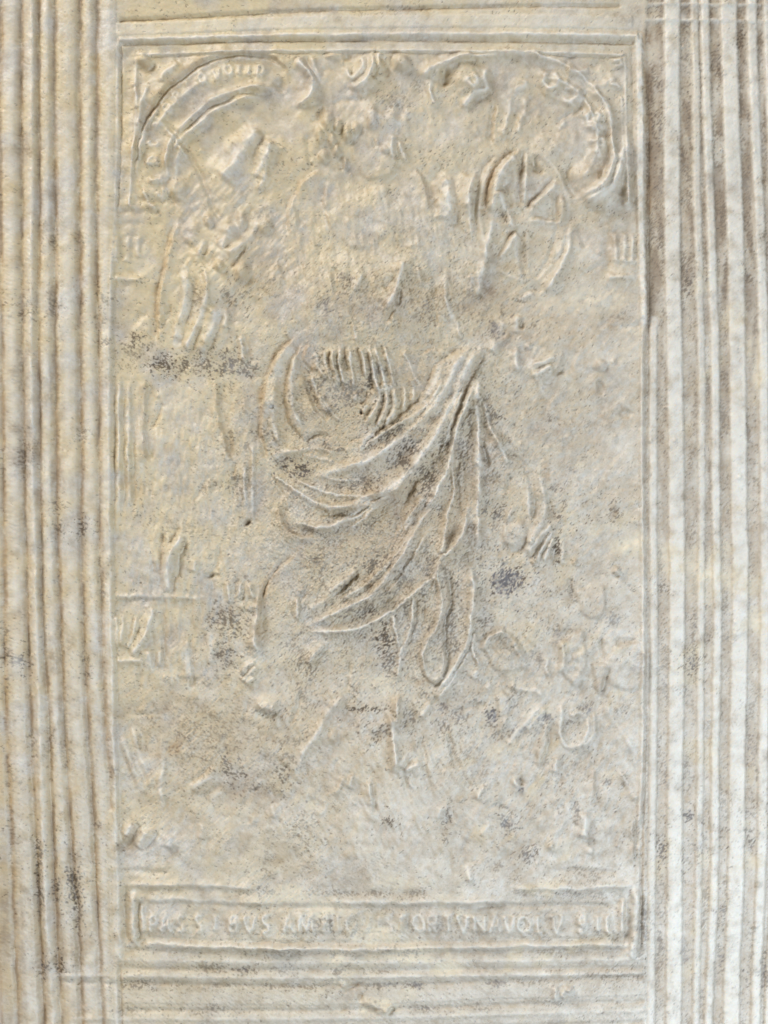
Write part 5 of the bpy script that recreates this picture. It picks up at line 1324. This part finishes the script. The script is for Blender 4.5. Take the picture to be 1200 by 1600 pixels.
# hair pores: short dark ticks following the grain of the hide
nP = 30000
px = rng.uniform(0, 1200, nP)
py = rng.uniform(-20, 1620, nP)
keep = rng.uniform(0, 1, nP)
for i in range(nP):
    ix = int((px[i] - X0) / STEP)
    iy = int((py[i] - Y0) / STEP)
    if not (2 < ix < nx - 3 and 2 < iy < ny - 3):
        continue
    dens = np.clip(0.40 + 0.38 * N40b[iy, ix] + 0.15 * N14[iy, ix] + 0.25 * cen[iy, ix], 0.02, 1) * (0.45 + 0.55 * inner[iy, ix])
    if keep[i] > dens:
        continue
    ang = 32 * (1 - gm[iy, ix]) - 48 * gm[iy, ix] + rng.normal(0, 16)
    ln_ = rng.uniform(1.0, 4.6)
    st = rng.uniform(0.35, 1.0) ** 1.4
    ca, sa = math.cos(math.radians(ang)), math.sin(math.radians(ang))
    for t in np.arange(0, ln_, 1.0):
        jx = int((px[i] + t * ca - X0) / STEP)
        jy = int((py[i] + t * sa - Y0) / STEP)
        if 0 <= jx < nx and 0 <= jy < ny and pore[jy, jx] < st:
            pore[jy, jx] = st
H -= 0.55 * pore
H -= 0.35 * np.clip(mold, 0, 1)
tone = np.clip(0.57 - 0.10 * cen + 0.07 * N40 + 0.06 * N14b + 0.07 * N110 + 0.045 * N6 + 0.05 * G, 0, 1)

# rounded edges of the cover
ex = np.minimum(np.minimum(X - edge[:, None].astype(np.float32), X1 - X), np.minimum(Y - Y0, Y1 - Y))
H -= 14 * np.clip(1 - ex / 9.0, 0, 1) ** 2
H *= 1.0

# ------------------------------------------------------------------ materials
def mat(name):
    m = bpy.data.materials.new(name)
    m.use_nodes = True
    nt = m.node_tree
    return m, nt, nt.nodes['Principled BSDF']


def leather():
    m, nt, b = mat('blind_tooled_hide')
    N, Lk = nt.nodes, nt.links

    def attr(n):
        a = N.new('ShaderNodeAttribute')
        a.attribute_name = n
        s = N.new('ShaderNodeSeparateColor')
        Lk.new(a.outputs['Color'], s.inputs['Color'])
        return s.outputs['Red'], s.outputs['Green'], s.outputs['Blue'], a.outputs['Alpha']

    mo, bl, ye, br = attr('stain_a')
    pa, po, gr, to = attr('stain_b')
    tc = N.new('ShaderNodeTexCoord')

    def tex(scale, detail=4, rough=0.6):
        t = N.new('ShaderNodeTexNoise')
        t.inputs['Scale'].default_value = scale
        t.inputs['Detail'].default_value = detail
        t.inputs['Roughness'].default_value = rough
        Lk.new(tc.outputs['Object'], t.inputs['Vector'])
        return t.outputs['Fac']

    def ramp(f, stops):
        r = N.new('ShaderNodeValToRGB')
        while len(r.color_ramp.elements) < len(stops):
            r.color_ramp.elements.new(0.5)
        for e, (p, c) in zip(r.color_ramp.elements, stops):
            e.position = p
            e.color = (*c, 1)
        Lk.new(f, r.inputs['Fac'])
        return r.outputs['Color']

    def mix(fac, a, c, gain=1.0):
        x = N.new('ShaderNodeMix')
        x.data_type = 'RGBA'
        if gain != 1.0:
            g = N.new('ShaderNodeMath')
            g.operation = 'MULTIPLY'
            g.use_clamp = True
            g.inputs[1].default_value = gain
            Lk.new(fac, g.inputs[0])
            fac = g.outputs[0]
        Lk.new(fac, x.inputs['Factor'])
        for sock, v in ((x.inputs['A'], a), (x.inputs['B'], c)):
            if isinstance(v, tuple):
                sock.default_value = (*v, 1)
            else:
                Lk.new(v, sock)
        return x.outputs['Result']

    base = ramp(to, [(0.10, BASE[0]), (0.45, BASE[1]), (0.75, BASE[2]), (1.0, BASE[3])])
    fine = ramp(tex(900, 3, 0.65), [(0.30, (0.80, 0.76, 0.70)), (0.55, (1.0, 1.0, 1.0)), (0.8, (1.06, 1.06, 1.06))])
    mm = N.new('ShaderNodeMix')
    mm.data_type = 'RGBA'
    mm.blend_type = 'MULTIPLY'
    mm.inputs['Factor'].default_value = 0.75
    Lk.new(base, mm.inputs['A'])
    Lk.new(fine, mm.inputs['B'])
    c = mm.outputs['Result']
    crisp = ramp(tex(5200, 2, 0.6), [(0.30, (0.70, 0.66, 0.60)), (0.52, (1.0, 1.0, 1.0)), (0.75, (1.08, 1.08, 1.08))])
    m2 = N.new('ShaderNodeMix')
    m2.data_type = 'RGBA'
    m2.blend_type = 'MULTIPLY'
    m2.inputs['Factor'].default_value = 0.38
    Lk.new(c, m2.inputs['A'])
    Lk.new(crisp, m2.inputs['B'])
    c = m2.outputs['Result']
    c = mix(ye, c, (0.64, 0.525, 0.31), 0.74)
    c = mix(br, c, (0.36, 0.235, 0.12), 0.75)
    c = mix(gr, c, (0.25, 0.19, 0.135), 0.82)
    c = mix(po, c, (0.11, 0.085, 0.065), 0.68)
    c = mix(mo, c, (0.080, 0.056, 0.036), 0.95)
    c = mix(bl, c, (0.14, 0.14, 0.165), 0.5)
    c = mix(pa, c, (0.70, 0.67, 0.61), 0.85)
    Lk.new(c, b.inputs['Base Color'])
    rr = N.new('ShaderNodeMapRange')
    rr.inputs['To Min'].default_value = 0.34
    rr.inputs['To Max'].default_value = 0.58
    Lk.new(tex(350, 3), rr.inputs['Value'])
    Lk.new(rr.outputs['Result'], b.inputs['Roughness'])
    b.inputs['Specular IOR Level'].default_value = 0.38
    b.inputs['Subsurface Weight'].default_value = 0.30
    b.inputs['Subsurface Radius'].default_value = (1.0, 0.62, 0.36)
    b.inputs['Subsurface Scale'].default_value = 0.0003
    bp = N.new('ShaderNodeBump')
    bp.inputs['Strength'].default_value = 0.4
    bp.inputs['Distance'].default_value = 0.00010
    Lk.new(tex(3200, 3, 0.6), bp.inputs['Height'])
    Lk.new(bp.outputs['Normal'], b.inputs['Normal'])
    return m


BASE = [(0.37, 0.32, 0.265), (0.485, 0.44, 0.375), (0.56, 0.52, 0.46), (0.63, 0.60, 0.55)]
HIDE = leather()


def plain(name, c1, c2, scale, rough):
    m, nt, b = mat(name)
    N, Lk = nt.nodes, nt.links
    tc = N.new('ShaderNodeTexCoord')
    t = N.new('ShaderNodeTexNoise')
    t.inputs['Scale'].default_value = scale
    t.inputs['Detail'].default_value = 6
    r = N.new('ShaderNodeValToRGB')
    r.color_ramp.elements[0].color = (*c1, 1)
    r.color_ramp.elements[1].color = (*c2, 1)
    r.color_ramp.elements[0].position = 0.3
    r.color_ramp.elements[1].position = 0.7
    Lk.new(tc.outputs['Object'], t.inputs['Vector'])
    Lk.new(t.outputs['Fac'], r.inputs['Fac'])
    Lk.new(r.outputs['Color'], b.inputs['Base Color'])
    b.inputs['Roughness'].default_value = rough
    return m


PAPER = plain('aged_paper', (0.45, 0.37, 0.25), (0.62, 0.54, 0.40), 400, 0.8)
BOARD = plain('wooden_board', (0.20, 0.13, 0.08), (0.30, 0.21, 0.13), 90, 0.7)
TABLE = plain('pale_cloth', (0.52, 0.50, 0.55), (0.62, 0.60, 0.64), 300, 0.85)

# ------------------------------------------------------------------ meshes
def link(name, me, parent=None, m=None):
    o = bpy.data.objects.new(name, me)
    col.objects.link(o)
    if parent:
        o.parent = parent
    if m:
        me.materials.append(m)
    return o


book = bpy.data.objects.new('book', None)
col.objects.link(book)
book['label'] = 'old book bound in pale blind-tooled hide with a stamped figure panel'
book['category'] = 'book'

VX = (X - 600) * U
VY = (800 - Y) * U
VZ = TOP + H * U
V = np.stack([VX, VY, VZ], -1).reshape(-1, 3).astype(np.float32)
# normals over the whole sheet, so the parts meet without a seam
Vg = V.reshape(ny, nx, 3)
du = np.zeros_like(Vg)
dv = np.zeros_like(Vg)
du[:, 1:-1] = Vg[:, 2:] - Vg[:, :-2]
du[:, 0] = Vg[:, 1] - Vg[:, 0]
du[:, -1] = Vg[:, -1] - Vg[:, -2]
dv[1:-1] = Vg[:-2] - Vg[2:]
dv[0] = Vg[0] - Vg[1]
dv[-1] = Vg[-2] - Vg[-1]
NR = np.cross(du, dv)
NR /= np.linalg.norm(NR, axis=-1, keepdims=True)
NR = NR.reshape(-1, 3).astype(np.float32)
CA = np.stack([mold, blue, yel, brn], -1).reshape(-1, 4).clip(0, 1).astype(np.float32)
CB = np.stack([pale, pore, grime, tone], -1).reshape(-1, 4).clip(0, 1).astype(np.float32)

fid = ID[:-1, :-1].ravel()
jj, ii = np.divmod(np.arange((ny - 1) * (nx - 1)), nx - 1)
v00 = jj * nx + ii
QUADS = np.stack([v00 + nx, v00 + nx + 1, v00 + 1, v00], -1).astype(np.int64)
order = np.argsort(fid, kind='stable')
bounds = np.searchsorted(fid[order], np.arange(len(PARTS) + 1))


def grid_mesh(name, q):
    u, inv = np.unique(q.ravel(), return_inverse=True)
    me = bpy.data.meshes.new(name)
    n = len(q)
    me.vertices.add(len(u))
    me.vertices.foreach_set('co', V[u].ravel())
    me.loops.add(n * 4)
    me.loops.foreach_set('vertex_index', inv.astype(np.int32).ravel())
    me.polygons.add(n)
    me.polygons.foreach_set('loop_start', np.arange(0, n * 4, 4, dtype=np.int32))
    me.update(calc_edges=True)
    me.polygons.foreach_set('use_smooth', np.ones(n, bool))
    for nm, data in (('stain_a', CA), ('stain_b', CB)):
        at = me.attributes.new(nm, 'FLOAT_COLOR', 'POINT')
        at.data.foreach_set('color', data[u].ravel())
    cn = me.attributes.new('custom_normal', 'FLOAT_VECTOR', 'POINT')
    cn.data.foreach_set('vector', NR[u].ravel())
    return me


made = {}
for i, (nm, par, lab) in enumerate(PARTS):
    q = QUADS[order[bounds[i]:bounds[i + 1]]]
    if len(q) < 12:
        continue
    parent = made.get(par, book) if par is not None else book
    o = link(nm, grid_mesh(nm, q), parent, HIDE)
    if lab:
        o['label'] = lab
    made[i] = o


def box(name, x0, x1, y0, y1, z0, z1, m, parent):
    me = bpy.data.meshes.new(name)
    a, b = W(x0, y1), W(x1, y0)
    vs_ = [(x, y, z) for z in (z0, z1) for y in (a.y, b.y) for x in (a.x, b.x)]
    f = [(0, 2, 3, 1), (4, 5, 7, 6), (0, 1, 5, 4), (1, 3, 7, 5), (3, 2, 6, 7), (2, 0, 4, 6)]
    me.from_pydata(vs_, [], f)
    me.update()
    return link(name, me, parent, m)


# hide turned over the edge of the board
rim = np.concatenate([np.arange(nx), np.arange(1, ny) * nx + nx - 1, (ny - 1) * nx + np.arange(nx - 2, -1, -1), np.arange(ny - 2, 0, -1) * nx])
rim = rim[::6]
top = V[rim]
n = len(top)
low = top.copy()
low[:, 2] = TOP - 0.0048
inn = low.copy()
inn[:, 0] *= 0.9
inn[:, 1] *= 0.93
me = bpy.data.meshes.new('turn_in')
fs = []
for k in range(n):
    k2 = (k + 1) % n
    fs.append((k, k2, n + k2, n + k))
    fs.append((n + k, n + k2, 2 * n + k2, 2 * n + k))
me.from_pydata(np.vstack([top, low, inn]).tolist(), [], fs)
me.update()
for nm in ('stain_a', 'stain_b'):
    at = me.attributes.new(nm, 'FLOAT_COLOR', 'POINT')
    at.data.foreach_set('color', np.tile([0, 0, 0, 0.5 if nm == 'stain_b' else 0.2], 3 * n).astype(np.float32))
link('turn_in', me, book, HIDE)
box('text_block', 24, 1250, -30, 1634, 0.0048, TOP - 0.0049, PAPER, book)
box('back_board', 6, X1, Y0 + 2, Y1 - 2, 0.0001, 0.0047, HIDE, book)
box('spine', X1 + 1, X1 + 30, Y0 + 3, Y1 - 3, 0.0002, TOP - 0.0014, HIDE, book)

tme = bpy.data.meshes.new('table')
tme.from_pydata([(-0.6, -0.6, 0), (0.6, -0.6, 0), (0.6, 0.6, 0), (-0.6, 0.6, 0)], [], [(0, 1, 2, 3)])
tme.update()
t = link('table', tme, None, TABLE)
t['kind'] = 'structure'
